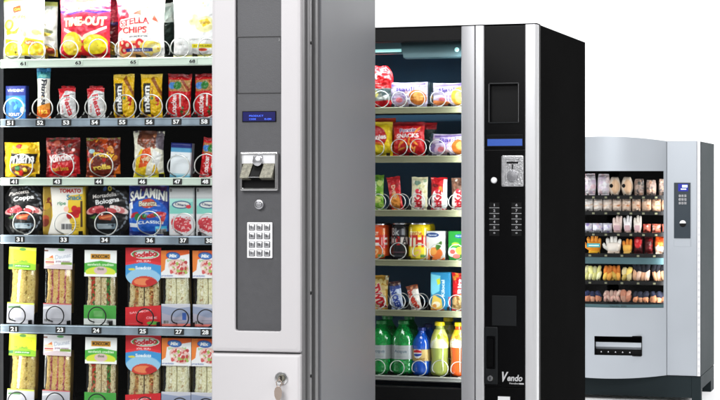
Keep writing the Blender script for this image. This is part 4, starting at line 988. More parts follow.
    # printed keypad: two columns of figures between fine lines
    for ci, (pa, pb, chars) in enumerate(((489.3, 499.3, '12345•'), (511.5, 521.5, '67890•'))):
        xa, za = B.at(pa, 236); xb, zb2 = B.at(pb, 202.5)
        mb = MB(); mb.box(xa, xb, .0006, .0017, za, zb2, 1)
        n = 6; dz = (zb2 - za) / n
        for k in range(5):
            zz = zb2 - dz * (k + .95); mb.box(xa, xb, -.0001, .0003, zz - .0008, zz + .0008, 0)
        for k, chh in enumerate(chars):
            zz = zb2 - dz * (k + .45); mb.text(chh if chh != '•' else 'o', (xa + xb) / 2, zz, dz * (.46 if chh != '•' else .28), 0, 0, w=.0068 if chh != '1' else .003, bold=.02)
        mb.build('keypad', ['silver_dark', 'black_matt'], m2)
    (x0, z0), (x1, z1) = B.at(492, 325.5), B.at(516.5, 296)
    mb = MB(); mb.box(x0, x1, -.0005, .0015, z0, z1); mb.build('card_reader_plate', 'charcoal', m2, bevel=.002)
    (x0, z0), (x1, z1) = B.at(484.6, 384), B.at(498, 327)
    mb = MB(); frame_plate(mb, (x0, x1, z0, z1), (x0 + .006, x1 - .008, z0 + .050, z1 - .03), -.004, .002, .004, ro=.005, slope=.002, edge=.002); hp = mb.build('handle_plate', 'charcoal', m2, smooth=30)
    mb = MB(); mb.box(x0 + .004, x1 - .006, -.001, .001, z0 + .045, z1 - .025, 0); mb.loft([rrect(x0 + .012, x1 - .014, z0 + .056, z1 - .036, .006, -.001), rrect(x0 + .013, x1 - .015, z0 + .058, z1 - .038, .006, -.007)], 0, True, False, True); mb.build('handle', 'black_gloss', hp, smooth=40)
    mb = MB(); x, z = B.at(490.5, 378.3); mb.lathe([(.0001, -.008), (.009, -.008), (.0105, -.006), (.0105, -.0035), (.0001, -.0035)], x, 0, z, 'y', 26); mb.box(x - .0015, x + .0015, -.0086, -.0081, z - .005, z + .005, 1); mb.build('lock', ['chrome', 'black_matt'], hp, smooth=40)
    mb = MB(); x, z = B.at(512, 378)
    xl = B.X(500.5); xr = B.X(524)
    mb.text('V', xl + .012, z + .003, .034, -.0004, 0, bold=.04, shear=.25, w=.022); mb.text('endo', xl + .050, z + .0, .022, -.0004, 0, bold=.03, shear=.2, w=.052)
    mb.text('Vending', xl + .046, B.Z(505, 383.4), .007, -.0004, 0, bold=.02, shear=.2, w=.034); mb.box(xl + .064, xl + .080, -.0005, -.0001, B.Z(505, 384), B.Z(505, 382.6), 0); mb.build('brand_lettering', 'silver', m2)
    (x0, z0), (x1, z1) = B.at(498, 412), B.at(510, 396.8)
    mb = MB(); mb.box(x0, x1, -.002, .0024, z0, z1); mb.build('price_sticker', 'white_plastic', m2)
    # lamp fixture
    za, zb3 = B.Z(420, 53.5, .06), B.Z(420, 41, .06)
    mb = MB(); mb.loft([[(BI, .09, z), (BG + .003, .09, z)] for z in (zb3 + .01,)] + [[(BI, .075, za), (BG + .003, .075, za)], [(BI, .072, za + .002), (BG + .003, .072, za + .002)], [(BI, .062, zb3 + .01), (BG + .003, .062, zb3 + .01)]], closed=False)
    lf = mb.build('lamp_housing', 'teal_lamp', m2)
    x0 = B.X(401, .055); zc = B.Z(430, 58.5, .055)
    mb = MB(); mb.loft([[(x0, .066, zb3 + .004), (BG, .066, zb3 + .004)], [(x0, .050, zb3 - .004), (BG, .050, zb3 - .004)], [(x0 + .012, .046, zc + .004), (BG, .046, zc + .004)], [(x0 + .016, .056, zc), (BG, .056, zc)], [(x0 + .016, .07, zc), (BG, .07, zc)]], closed=False)
    mb.build('lamp_cover', 'teal_lamp', lf, smooth=60)
    mb = MB(); zz = B.Z(400, 50.3, .055); mb.tube([(BI, .060, zz), (x0 - .001, .060, zz)], .0055, 12); mb.build('lamp_tube', 'lamp', lf, smooth=60)
    mb = MB(); x, z = B.at(456.5, 49.5, .044); mb.lathe([(.0001, -.002), (.006, -.001), (.008, .002), (.0001, .003)], x, .0455, z, 'y', 20); mb.build('lamp_bulb', 'lamp', lf, smooth=60)
    for fx in (BL + .08, -.08):
        for fy in (.08, D2 - .1):
            mb = MB(); mb.lathe([(.03, 0), (.03, .02), (.015, .025), (.015, .101)], fx, fy, 0); mb.build('foot', 'black_side', m2, smooth=40)
b2()
ROWS2 = [('a', 106.8, .022, [(381, 8.5), (399, 8), (417, 8), (438, 8), (456, 8.5)], .075), ('b', 155.6, .024, [(376, 8.5), (399, 8.5), (418, 8.5), (437, 8), (457, 8.5)], .075),
         ('c', 209.8, .023, [(378, 8), (397.7, 8), (417, 8), (436.5, 8), (456, 8)], .05), ('d', 259.8, .022, [(375, 8), (398, 8.5), (420, 8), (437, 8), (456, 8)], .085),
         ('e', 310.2, .022, [(378, 8), (397.5, 8), (417, 8), (437, 8), (456, 8)], .05), ('f', 376.3, .018, [(378, 7.5), (397, 7.5), (419, 7.8), (440, 8.3), (458, 7.8)], .085)]
ZS2 = {}
for (k, py, rh, sl, pitch) in ROWS2:
    z = B.Z(418, py, WB) - .003; ZS2[k] = z
    make_shelf(B, m2, z, BI, BG + .003, WB, .46, rh, 'rail_steel' if k == 'f' else 'rail_olive', [(B.X(cx, WB + .01), None, r / F * 6.15, pitch, 2) for cx, r in sl], rail_over=.003, wire=.0016)
PB = WB + .055
def S2(x0, x1, row, ytop, dw=0.0):
    w = PB + dw; return B.X(x1, w) - B.X(x0, w), B.Z((x0 + x1) / 2, ytop, w) - ZS2[row] - .001
def put2(o, x0, x1, row, dw=0.0, yaw=0.0, tilt=0.0, roll=0.0, label=None, cat=None, group=None, lift=.001):
    w = PB + dw; B.stand(o, B.X((x0 + x1) / 2, w), w, ZS2[row] + lift, yaw, tilt, roll); return tag(o, label, cat, group)

def art_round_red(w, h):
    c = Cv(w, h, (206, 18, 26), ST2); c.ell(.42, .74, .10, .07, (250, 246, 240)).poly([(.32, .68), (.56, .68), (.50, .73), (.36, .73)], (250, 246, 240)).text('gusto', .52, .58, .3, .05, (250, 226, 220)); c.poly([(.0, .46), (1, .48), (1, .20), (.0, .16)], (150, 156, 150)).ell(.42, .34, .14, .12, (236, 226, 130)).poly([(.6, .46), (1, .46), (1, .3), (.7, .28)], (90, 104, 104)).poly([(.55, .24), (.9, .34), (.8, .2)], (226, 226, 220)); return c
def art_croissant(w, h, s=0):
    c = Cv(w, h, (198, 186, 210), ST2); c.rect(0, 0, .06, 1, (34, 44, 52)).rect(.94, 0, 1, 1, (40, 56, 62)).blobs(26, (.08, .05, .95, .95), (.03, .09), [(176, 160, 200), (232, 226, 238), (140, 126, 176), (206, 170, 170)], 3 + s)
    c.poly([(.1, .82), (.9, .9), (.9, .96), (.1, .92)], (120, 96, 160))
    c.text('Bauli', .45, .72, .42, .10, (84, 60, 150), bold=.02, rot=3).text('croissant', .42, .45, .4, .07, (150, 110, 170)).ell(.73, .40, .17, .20, (196, 110, 40), 60).ell(.75, .44, .10, .12, (236, 170, 90), 60).ell(.28, .30, .14, .11, (206, 180, 206)).ell(.30, .30, .08, .06, (226, 120, 130))
    if s: c.poly([(.06, .1), (.5, .06), (.5, .22), (.06, .3)], (226, 130, 70)).ell(.74, .42, .21, .24, (240, 170, 60)).ell(.74, .42, .12, .14, (250, 206, 120))
    return c
def art_yellow(w, h):
    c = Cv(w, h, (240, 206, 16), ST2); c.ell(.42, .55, .42, .36, (176, 20, 30)).text('Crunnies', .45, .56, .76, .16, W, rot=4, bold=.04).poly([(.1, .32), (.8, .26), (.75, .40), (.1, .44)], (226, 120, 20)).ell(.5, .16, .4, .2, (252, 226, 40)).rect(0, .92, 1, 1, (250, 222, 60)); return c
def art_redbag(w, h):
    c = Cv(w, h, (204, 20, 28), ST2); c.rect(0, .88, 1, 1, (150, 14, 24)).text('Fonzies', .55, .76, .6, .10, (90, 50, 110), out=(240, 230, 230), ow=1, rot=4).text('SNACKS', .5, .60, .7, .13, W, bold=.04, rot=2)
    for (x, y, r) in ((.25, .34, 60), (.36, .42, 40), (.3, .22, 20), (.62, .30, -60), (.74, .40, -40), (.70, .20, 70), (.8, .76, 50), (.55, .45, 80)): c.ell(x, y, .13, .035, (236, 120, 40), r).ell(x, y + .01, .10, .015, (250, 180, 80), r)
    c.ell(.5, .28, .05, .04, (120, 190, 110)).rect(0, 0, 1, .05, (170, 10, 20)); return c
def art_bar(kind, w, h):
    c = Cv(w, h, (206, 24, 34), ST2)
    if kind == 'green': c.rect(0, 0, 1, 1, (120, 176, 50)).blobs(12, (.1, .1, .9, .9), (.08, .2), [(170, 210, 90), (80, 140, 30), (206, 226, 130)], 2).ell(.55, .3, .3, .22, (206, 214, 120)).text('Muesli', .4, .6, .9, .3, W, rot=90, bold=.02)
    elif kind == 'red': c.blobs(10, (.1, .2, .9, .8), (.1, .2), [(226, 60, 50), (170, 16, 24)], 2).ell(.5, .26, .36, .6, (236, 150, 60)).text('Duplo', .5, .55, .9, .4, (250, 226, 190), rot=-80, bold=.03)
    elif kind in ('kcream', 'kred', 'kbrown'):
        base = {'kcream': (232, 226, 186), 'kred': (206, 20, 30), 'kbrown': (120, 84, 66)}[kind]; c.rect(0, 0, 1, 1, base)
        if kind == 'kcream': c.ell(.4, .82, .2, .14, (120, 150, 130)).blobs(10, (.1, .5, .9, .95), (.06, .12), [(214, 206, 150), (244, 240, 214), (160, 180, 140)], 3)
        if kind == 'kbrown': c.blobs(12, (.1, .5, .9, .95), (.06, .14), [(150, 100, 80), (236, 226, 216), (84, 54, 40)], 5)
        if kind == 'kred': c.rect(.78, 0, 1, .95, (236, 236, 232)).ell(.62, .62, .12, .2, (230, 150, 60)).ell(.3, .75, .2, .1, (120, 14, 20))
        c.ell(.45, .28, .42, .66, W if kind == 'kred' else (244, 238, 226)).text('KitKat', .45, .27, 1.25, .46, (206, 24, 40), rot=90 if kind != 'kcream' else 90, bold=.05).ell(.4, .6, .12, .09, (226, 60, 80), 30)
        c.rect(0, 0, 1, .05, (150, 14, 24) if kind == 'kred' else (206, 200, 170))
    elif kind == 'twix': c.rect(0, 0, 1, 1, (206, 156, 50)).blobs(14, (0, .6, 1, 1), (.08, .16), [(240, 214, 140), (160, 106, 30), (250, 240, 200)], 3).poly([(.1, .05), (.95, .05), (.85, .7), (.15, .72)], (226, 196, 130)).text('TWIX', .5, .36, 1.35, .50, (204, 20, 30), rot=-70, bold=.06, out=W)
    elif kind == 'blue': c.rect(0, 0, 1, 1, (60, 40, 50)).rect(0, 0, 1, .72, (196, 206, 226)).text('SNICKERS', .5, .38, 1.8, .50, (30, 60, 160), rot=-78, bold=.05).rect(0, .72, 1, .84, (60, 80, 150)).blobs(6, (0, .8, 1, 1), (.08, .16), [(110, 60, 50), (206, 180, 160)], 3)
    elif kind == 'bueno': c.rect(0, 0, 1, 1, (236, 226, 214)).rect(0, .82, 1, 1, (150, 74, 44)).text('bueno', .5, .42, 1.6, .55, (206, 60, 40), rot=-72, bold=.06).blobs(5, (0, .78, 1, 1), (.08, .16), [(120, 70, 50), (226, 150, 100)], 3)
    elif kind == 'nuts': c.rect(0, 0, 1, 1, (206, 26, 30)).ell(.4, .2, .5, .42, (206, 170, 110)).blobs(10, (.05, .05, .9, .4), (.08, .16), [(230, 200, 140), (170, 120, 60)], 3).text('Ritz', .55, .66, .9, .35, W, rot=90, bold=.04).blobs(4, (.1, .8, .9, 1), (.1, .2), [(226, 140, 50)], 4)
    return c
def art_can(kind, w, h):
    base = {'o': (226, 80, 20), 'k': (22, 22, 26), 'y': (244, 210, 16)}[kind]; c = Cv(w, h, base, ST2)
    if kind != 'k':
        c.rect(.22, .70, .62, .80, (240, 214, 190) if kind == 'o' else (250, 236, 150)).rect(.72, .70, .80, .9, (250, 150, 80) if kind == 'o' else (250, 232, 110))
        c.poly([(.16, .38), (.88, .42), (.88, .64), (.16, .64)], (250, 236, 226) if kind == 'o' else (250, 240, 200)).text('THE', .56, .53, .62, .33, (206, 44, 36), bold=.04).rect(.16, .42, .24, .62, (80, 100, 170)).text('santhe', .45, .75, .4, .12, (200, 60, 30) if kind == 'o' else (206, 90, 30))
        c.ell(.5, .20, .3, .16, (236, 120, 40) if kind == 'o' else (248, 224, 60)).ell(.48, .20, .15, .08, (250, 190, 130), 30, ring=.4).rect(.6, .08, .76, .16, (90, 140, 70)).poly([(.1, .5), (.2, .6), (.2, .3)], (200, 50, 30))
    else:
        c.rect(.2, .70, .8, .86, (60, 60, 66)).text('Bk', .40, .79, .3, .24, (200, 200, 200)).rect(.62, .70, .74, .88, (150, 150, 156)).poly([(.16, .44), (.84, .44), (.84, .64), (.16, .64)], (206, 196, 190)).rect(.44, .42, .58, .66, (200, 40, 36)).text('COLA', .5, .54, .62, .26, (40, 36, 40), bold=.03).rect(.2, .2, .8, .24, (90, 60, 70)).rect(.25, .1, .75, .14, (60, 60, 66))
    return c
def can(kind, r, h):
    t = empty('drink_can'); w = PI * r
    c = art_can(kind, w, h - .010)
    z0 = .0
    o = wrapcyl('can_body', c, [(.0, r * .86), (.006, r * .99), (.010, r), (h - .022, r), (h - .013, r * .93), (h - .010, r * .88)], 'tin', t)
    mb = MB(); mb.lathe([(r * .70, .0008), (r * .84, .0), (r * .86, .001)], seg=32); mb.lathe([(r * .88, h - .0102), (r * .90, h - .006), (r * .87, h - .005), (r * .84, h - .009), (.0001, h - .009)], seg=32, caps=False); mb.build('can_lid', 'alu', t, smooth=40)
    return t
def art_carton(kind, w, h):
    c = Cv(w, h, (242, 238, 232), ST2)
    if kind == 'peach': c.rect(0, 0, 1, .1, (230, 120, 50)).ell(.35, .86, .34, .12, (24, 60, 130)).text('Santal', .35, .86, .44, .09, W, bold=.03).ell(.46, .24, .42, .30, (236, 120, 50)).ell(.36, .30, .22, .18, (246, 170, 80)).ell(.70, .50, .10, .26, (70, 120, 40), -30).ell(.58, .50, .14, .05, (90, 140, 50), 70).poly([(0, 0), (.1, .0), (.16, .6), (0, .6)], (250, 226, 200))
    elif kind == 'green': c.rect(0, 0, 1, 1, (36, 140, 50)).ell(.62, .82, .26, .1, (20, 80, 140)).text('Santal', .62, .83, .4, .09, W).ell(.3, .28, .28, .24, (200, 226, 226)).ell(.25, .3, .14, .12, (226, 90, 80)).ell(.66, .34, .26, .2, (226, 200, 70)).ell(.45, .15, .2, .12, (230, 120, 110)).ell(.4, .55, .2, .1, (170, 206, 60))
    elif kind == 'cyan': c.rect(0, 0, 1, 1, (36, 130, 176)).poly([(.0, .95), (.5, .9), (.45, .5), (.1, .4), (0, .5)], (120, 206, 226)).poly([(.3, .8), (.48, .84), (.5, .7), (.36, .66)], (206, 214, 50)).text('Kilocal', .62, .58, .8, .16, W, rot=90, bold=.02).poly([(0, 0), (.62, 0), (.55, .30), (.15, .42)], (242, 206, 90)).ell(.3, .16, .2, .14, (250, 240, 210)).ell(.22, .12, .1, .1, (226, 150, 60)).rect(.9, .1, 1, .36, (200, 60, 60)).rect(0, 0, .7, .05, (206, 120, 50))
    return c
def bottle(name, r, h, body, cap, label=None, labz=(.30, .55), neck=.32, shape='soda'):
    t = empty(name)
    if shape == 'soda':
        P = [(0, .55), (.02, .80), (.06, .98), (.10, 1.0), (.14, .95), (.18, 1.0), (.22, .95), (.27, 1.0), (.30, .97), (.55, .97), (.58, 1.0), (.66, .98), (.74, .86), (.82, .62), (.90, .40), (.93, .34), (.955, .34), (.96, .30)]
    elif shape == 'hour':
        P = [(0, .60), (.02, .85), (.06, 1.0), (.16, 1.0), (.24, .90), (.32, .86), (.38, .92), (.55, .96), (.60, .98), (.72, .84), (.84, .56), (.90, .42), (.955, .40), (.96, .3)]
    else:
        P = [(0, .60), (.02, .88), (.06, 1.0), (.28, 1.0), (.32, .93), (.56, .93), (.60, 1.0), (.68, .98), (.78, .78), (.86, .45), (.90, .36), (.955, .36), (.96, .3)]
    mb = MB(); seg = 36; loops = []
    for z, q in P:
        k = []
        for a in range(seg):
            th = 2 * PI * a / seg; rr = r * q * (1 + (.05 * math.cos(5 * th) if z < .05 else 0)); k.append((rr * math.cos(th), rr * math.sin(th), z * h))
        loops.append(k)
    mb.loft(loops, 0, True, True, True); o = mb.build('bottle_body', body, t, smooth=70)
    sub = o.modifiers.new('round', 'SUBSURF'); sub.levels = 1; sub.render_levels = 1
    mb = MB(); cr = r * .42 if shape != 'hour' else r * .50; seg = 40; L = []
    for z, q in ((.925, 1.0), (.93, 1.04), (.985, 1.0), (.997, .92), (1.0, .8)):
        L.append([(cr * q * (1 + (.03 if k % 2 and .92 < z < .99 else 0)) * math.cos(2 * PI * k / seg), cr * q * (1 + (.03 if k % 2 and .92 < z < .99 else 0)) * math.sin(2 * PI * k / seg), z * h) for k in range(seg)])
    mb.loft(L, 0, True, True, True); mb.build('bottle_cap', cap, t, smooth=25)
    if label is not None:
        zs = np.array([p[0] for p in P]); qs = np.array([p[1] for p in P])
        prof = [(z * h, r * (float(np.interp(z, zs, qs)) + .02)) for z in np.linspace(labz[0], labz[1], 8)]
        c = label(PI * r, (labz[1] - labz[0]) * h); wrapcyl('bottle_label', c, prof, 'film', t)
    return t
def lab_soda(w, h):
    c = Cv(w, h, (168, 172, 172), ST2); c.lines(4, .1, .9, .1, .9, (150, 150, 160), .02).text('Acqua', .5, .55, .36, .10, (90, 110, 120), bold=.02); c.rect(0, .9, 1, 1, (170, 176, 176)); return c
def lab_cola(w, h):
    c = Cv(w, h, (206, 176, 110), ST2); c.ell(.42, .66, .17, .17, W).poly([(.25, .70), (.59, .70), (.57, .84), (.42, .92), (.27, .84)], (200, 30, 40)).poly([(.25, .58), (.59, .62), (.56, .48), (.42, .40), (.28, .46)], (30, 60, 160)).text('twist', .5, .20, .4, .12, (150, 110, 50)).rect(0, 0, 1, .06, (30, 70, 150)).rect(0, .95, 1, 1, (30, 70, 150)); return c
def lab_lemon(w, h):
    c = Cv(w, h, (226, 226, 110), ST2); c.poly([(0, 0), (1, 0), (.7, .5), (.3, .45)], (236, 236, 180)).text('Schweppes', .5, .62, .95, .16, (250, 250, 230), rot=50, bold=.03).blobs(8, (0, .4, 1, 1), (.06, .14), [(206, 214, 40), (240, 236, 130), (160, 180, 40)], 3); return c
def lab_orange(w, h):
    c = Cv(w, h, (240, 220, 90), ST2); c.poly([(0, 0), (1, 0), (1, .4), (.2, .4)], (250, 226, 200)).text('Sole', .5, .6, .7, .2, W, rot=40, bold=.04).blobs(7, (0, .4, 1, 1), (.08, .16), [(246, 200, 40), (240, 130, 40)], 3); return c

# row a
w, h = S2(362, 394, 'a', 66); dome = lambda b: .92 + .08 * np.sin(PI * b) - .32 * np.clip((b - .72) / .28, 0, 1) ** 2
put2(bag('snack_bag', art_round_red(w, h), .045, 'foil', 51, outline=dome, crimp=.02, wr=1.6), 362, 394, 'a', label='red round-topped snack bag on the top shelf of the black machine, leftmost', cat='snack bag')
w, h = S2(388, 430, 'a', 82)
put2(bag('pastry_bag', art_croissant(w, h), .045, 'film', 52, horiz=True), 388, 430, 'a', label='lilac croissant bag with dark ends beside the red round-topped bag', cat='pastry bag')
w, h = S2(431, 472, 'a', 82.5)
put2(bag('pastry_bag', art_croissant(w, h, 1), .045, 'film', 53, horiz=True), 431, 472, 'a', label='lilac and orange croissant bag on the top shelf next to the silver strip', cat='pastry bag')
# row b
w, h = S2(362, 393, 'b', 122)
put2(bag('snack_bag', art_yellow(w, h), .045, 'foil', 54), 362, 393, 'b', label='yellow snack bag with dark red oval on the second shelf', cat='snack bag')
w, h = S2(362, 396, 'b', 118, .08); c = Cv(w, h, (226, 70, 30), ST2)
put2(bag('snack_bag', c, .04, 'foil', 55), 362, 396, 'b', .08, label='orange red bag whose top shows above the yellow snack bag', cat='snack bag')
w, h = S2(393, 425, 'b', 122)
put2(bag('snack_bag', art_redbag(w, h), .045, 'foil', 56), 393, 425, 'b', label='red bag of corn sticks lettered SNACKS on the second shelf', cat='snack bag')
w, h = S2(404, 437, 'b', 122.5, .08); c = Cv(w, h, (176, 20, 30), ST2); c.rect(0, 0, 1, .8, (40, 60, 56)); c.rect(0, .9, 1, 1, (190, 34, 40))
put2(bag('snack_bag', c, .04, 'foil', 57), 404, 437, 'b', .08, label='bag with a dark red top seal behind the red bag of corn sticks', cat='snack bag')
w, h = S2(428, 472, 'b', 133.5)
put2(bag('pastry_bag', art_croissant(w, h, 0), .045, 'film', 58, horiz=True, lean=.15), 428, 472, 'b', label='lilac pastry bag lying slanted on the second shelf', cat='pastry bag')
# row c
for (a, b_, yt, kd, roll, lb) in ((369, 384, 175, 'green', .0, 'green muesli bar, leftmost on the third shelf'), (390, 404, 176.5, 'red', -.12, 'red and orange chocolate bar leaning in its spiral on the third shelf'),
                                  (411, 427.5, 177, 'kcream', .02, 'cream KitKat bar between two red ones on the third shelf'), (431, 447.5, 177.5, 'kred', .0, 'red and white KitKat bar on the third shelf'), (451.5, 468, 178, 'kbrown', 0, 'brown and white KitKat bar next to the silver strip')):
    w, h = S2(a, b_, 'c', yt)
    put2(bag('chocolate_bar', art_bar(kd, w, h), .022, 'foil', int(a), pinch=.14 if kd == 'red' else .05, wr=.6), a, b_, 'c', roll=roll, label=lb, cat='chocolate bar', group='bars standing on the third shelf')
# row d
for (a, b_, yt, kd, lb) in ((366, 389.5, 222, 'o', 'orange iced tea can on the can shelf'), (391.5, 410, 221.5, 'k', 'black cola can between the orange and the yellow can'), (409, 431, 221.5, 'y', 'yellow iced tea can on the can shelf')):
    w, h = S2(a, b_, 'd', yt); o = can(kd, w / 2, h); put2(o, a, b_, 'd', .01, label=lb, cat='drink can', group='cans on the fourth shelf')
    o2 = copy_tree(o); put2(o2, a + 4, b_ + 4, 'd', .01 + w * 1.1, label=lb.split(' can')[0] + ' can standing right behind its twin at the front', cat='drink can', group='cans on the fourth shelf')
for (a, b_, yt, kd, side, lb) in ((427.5, 446, 231, 'peach', (206, 206, 206), 'white juice carton with peach and blue logo'), (449.5, 468, 231, 'green', (20, 90, 36), 'green juice carton with fruit, next to the silver strip')):
    w, h = S2(a, b_, 'd', yt); put2(carton('juice_carton', art_carton(kd, w, h), .038, side, 'card'), a, b_, 'd', label=lb, cat='juice carton', group='juice cartons')
for cx, r in ((379, 10), (400.7, 9), (420, 9), (437, 9), (458.5, 9)):
    pass
# row e
for (a, b_, yt, kd, roll, lb) in ((370, 388, 275, 'twix', .03, 'gold wafer bar with red lettering, leftmost on the fifth shelf'), (391.5, 404, 281, 'blue', -.13, 'white bar with blue lettering and brown top on the fifth shelf'), (410.5, 422.5, 285, 'bueno', -.2, 'slim white bar with orange red lettering, leaning, on the fifth shelf'),
                                  (452, 468, 273, 'nuts', .0, 'red cracker bag with nuts next to the silver strip on the fifth shelf')):
    w, h = S2(a, b_, 'e', yt)
    put2(bag('chocolate_bar' if kd != 'nuts' else 'cracker_bag', art_bar(kd, w, h), .022, 'foil', int(a), pinch=.08, wr=.7), a, b_, 'e', roll=roll, label=lb, cat='chocolate bar' if kd != 'nuts' else 'cracker bag', group='bars standing on the fifth shelf')
w, h = S2(431.5, 451, 'e', 272); put2(carton('biscuit_carton', art_carton('cyan', w, h), .03, (30, 120, 160), 'card'), 431.5, 451, 'e', label='bright blue biscuit pack on the fifth shelf', cat='biscuit pack', yaw=.08)
# row f
for (a, b_, lb, bh) in ((370, 393, 'green water bottle, leftmost on the bottle shelf', 'green bottle behind the leftmost green bottle'), (392, 415, 'green water bottle next to the blue bottle', 'green bottle behind the green bottle next to the blue one')):
    w, h = S2(a, b_, 'f', 320); o = bottle('water_bottle', w / 2, h, 'pet_green', 'cap_green', lab_soda, (.30, .55), shape='soda'); put2(o, a, b_, 'f', .0, label=lb, cat='bottle', group='green bottles')
    o2 = copy_tree(o); put2(o2, a + 6, b_ + 6, 'f', .09, label=bh, cat='bottle', group='green bottles', lift=.012)
w, h = S2(412.5, 431, 'f', 327); o = bottle('cola_bottle', w / 2, h, 'pet_blue', 'cap_blue', lab_cola, (.30, .56), shape='cola'); put2(o, 412.5, 431, 'f', label='blue cola bottle with gold label on the bottle shelf', cat='bottle')
o2 = copy_tree(o); put2(o2, 419, 437.5, 'f', .09, label='blue bottle standing behind the blue cola bottle', cat='bottle', lift=.006)
w, h = S2(430.5, 449, 'f', 321.5); o = bottle('lemonade_bottle', w / 2, h, 'pet_lime', 'cap_yellow', lab_lemon, (.52, .86), shape='hour'); put2(o, 430.5, 449, 'f', label='pale lime lemonade bottle with yellow cap', cat='bottle')
o2 = copy_tree(o); put2(o2, 439, 457.5, 'f', .09, label='lemonade bottle with yellow cap behind the pale lime one', cat='bottle', lift=.010)
w, h = S2(450, 468.5, 'f', 322); o = bottle('orangeade_bottle', w / 2, h, 'pet_orange', 'cap_yellow', lab_orange, (.54, .86), shape='hour'); put2(o, 450, 468.5, 'f', label='orange soft drink bottle with yellow cap, next to the silver strip', cat='bottle')
# =================================================================== MACHINE 3 : silver machine with a bowed front
G = Mach(700, 11.8, 17)
m3 = empty('vending_machine', 'silver vending machine with bowed front and dark base selling gloves, farthest on the right', 'vending machine', 'vending machines')
m3.location = G.world(0, 0, 0); m3.rotation_euler = (0, 0, -G.th)
D3 = .80; GR = G.X(666.5); CW = .80; GL = GR - CW; BOW = .11
H3 = G.Z(668, 141); ZB3 = G.Z(690, 376); TOPB = .030; BOTB = .022
ST3 = .0042
def arc(s):      # s in 0..1 across the bowed part -> x, y
    return GL + s * CW, -BOW * (1 - (2 * s - 1) ** 2)
def sx(px, w=0): return (G.X(px, w) - GL) / CW
def shell(mb, s0, s1, zlo, zhi, n=28, off=0.0, th=.012, mi=0):
    L = []
    for k in range(n + 1):
        s = s0 + (s1 - s0) * k / n; x, y = arc(s); zl = zlo(s) if callable(zlo) else zlo; zh = zhi(s) if callable(zhi) else zhi
        y += off; L.append([(x, y, zl), (x, y, zh), (x, y + th, zh), (x, y + th, zl)])
    mb.loft(L, mi, True, True, True)
def b3():
    top = lambda s: H3 + TOPB * (1 - (2 * s - 1) ** 2); bot = lambda s: ZB3 - BOTB * (1 - (2 * s - 1) ** 2)
    zw1, zw0 = G.Z(630, 171, -.08), G.Z(630, 304.5, -.08); sw0, sw1 = .035, sx(663.8, 0) 
    mb = MB(); shell(mb, 0, 1, zw1, top); mb.build('header_panel', 'silver_blue', m3, smooth=40)
    x0, x1 = sx(594.5, -.10), sx(641.5, -.07); zt, zb = G.Z(618, 336.5, -.1), G.Z(618, 355.5, -.1)
    mb = MB(); zp = zw0 - .022
    mb2 = MB()
    shell(mb2, 0, x0, bot, zp); shell(mb2, x1, 1, bot, zp); shell(mb2, x0, x1, zt, zp, n=12); shell(mb2, x0, x1, bot, zb, n=12)
    mb2.build('lower_panel', 'silver_blue', m3, smooth=40)
    mb = MB(); shell(mb, 0, sw0, zp, zw1, n=2); mb.build('window_post', 'silver_blue', m3, smooth=40)
    mb = MB(); shell(mb, sw1, 1, zp, zw1, n=2); mb.build('window_post', 'silver_blue', m3, smooth=40)
    mb = MB(); shell(mb, sw0, sw1, zp + .001, zw0, off=.003); ns = mb.build('name_strip', 'teal_lamp', m3, smooth=40)
    mb = MB(); xx, yy = arc(sx(620)); 
    mb.text('Vendo 400', G.X(618, -.1), (zp + zw0) / 2, .011, yy - .004, 0, w=.11); mb.build('strip_lettering', 'black_ink', ns)
    mb = MB(); shell(mb, sw0, sw1, zw0, zw1, off=.004, th=.004); mb.build('curved_glass', 'glass', m3, smooth=40)
    # delivery opening
    mb = MB(); xa, xb = GL + x0 * CW, GL + x1 * CW
    yb = .06; mb.box(xa - .002, xb + .002, yb, yb + .004, zb, zt, 0); mb.box(xa - .004, xa - .001, -.09, yb, zb, zt, 0); mb.box(xb + .001, xb + .004, -.085, yb, zb, zt, 0); mb.box(xa, xb, -.085, yb, zt, zt + .004, 0); mb.box(xa, xb, -.085, yb, zb - .004, zb, 0)
    mb.build('delivery_recess', 'black_matt', m3)
    h = zt - zb; mb = MB(); mb.loft([[(xa + .002, -.045, zb + h * .28), (xb - .002, -.040, zb + h * .28)], [(xa + .002, -.062, zb + h * .42), (xb - .002, -.055, zb + h * .42)], [(xa + .002, -.058, zb + h * .66), (xb - .002, -.05, zb + h * .66)]], closed=False); mb.build('delivery_flap', 'silver_blue', m3)
    mb = MB()
    for k in range(5): mb.lathe([(.0001, -.004), (.005, -.003), (.006, 0)], xa + (xb - xa) * (.12 + .155 * k), -.052, zb + h * .13, 'y', 12)
    mb.box(xa, xb, -.051, -.048, zb, zb + h * .26, 1); mb.build('flap_hooks', ['alu', 'black_matt'], m3)
    # flat door part right of the bow
    mb = MB(); L = []
    for (y, e) in ((.03, 0), (.004, 0), (0, .003)): L.append(rrect(GR + .0015 + e, G.X(697) - e, ZB3 + e, H3 - e, .002, y))
    mb.loft(L, 0, True, True, True); mb.build('side_door_panel', 'silver_blue', m3, smooth=30)
    hx = G.X(697.2); mb = MB(); mb.box(hx, -.0005, .001, .028, ZB3, H3, 0); hs = mb.build('hinge_strip', 'white_plastic', m3)
    n = 34
    mb = MB()
    for k in range(n):
        z = ZB3 + (H3 - ZB3) * (k + .5) / n; mb.box(hx + .004, -.004, -.0012, .0005, z - .011, z + .006, 0)
    mb.build('hinge_slots', 'silver', hs)
    mb = MB(); mb.box(-.0008, .0008, .0015, .03, ZB3, H3); mb.build('hinge_edge', 'white_plastic', m3)
    # control panel
    (x0, z0), (x1, z1) = G.at(674, 238.3), G.at(690.5, 182.7); w = x1 - x0; h = z1 - z0
    mb = MB(); mb.box(x0, x1, -.004, -.0003, z0, z1); cp = mb.build('control_panel', 'teal_panel', m3, bevel=.002)
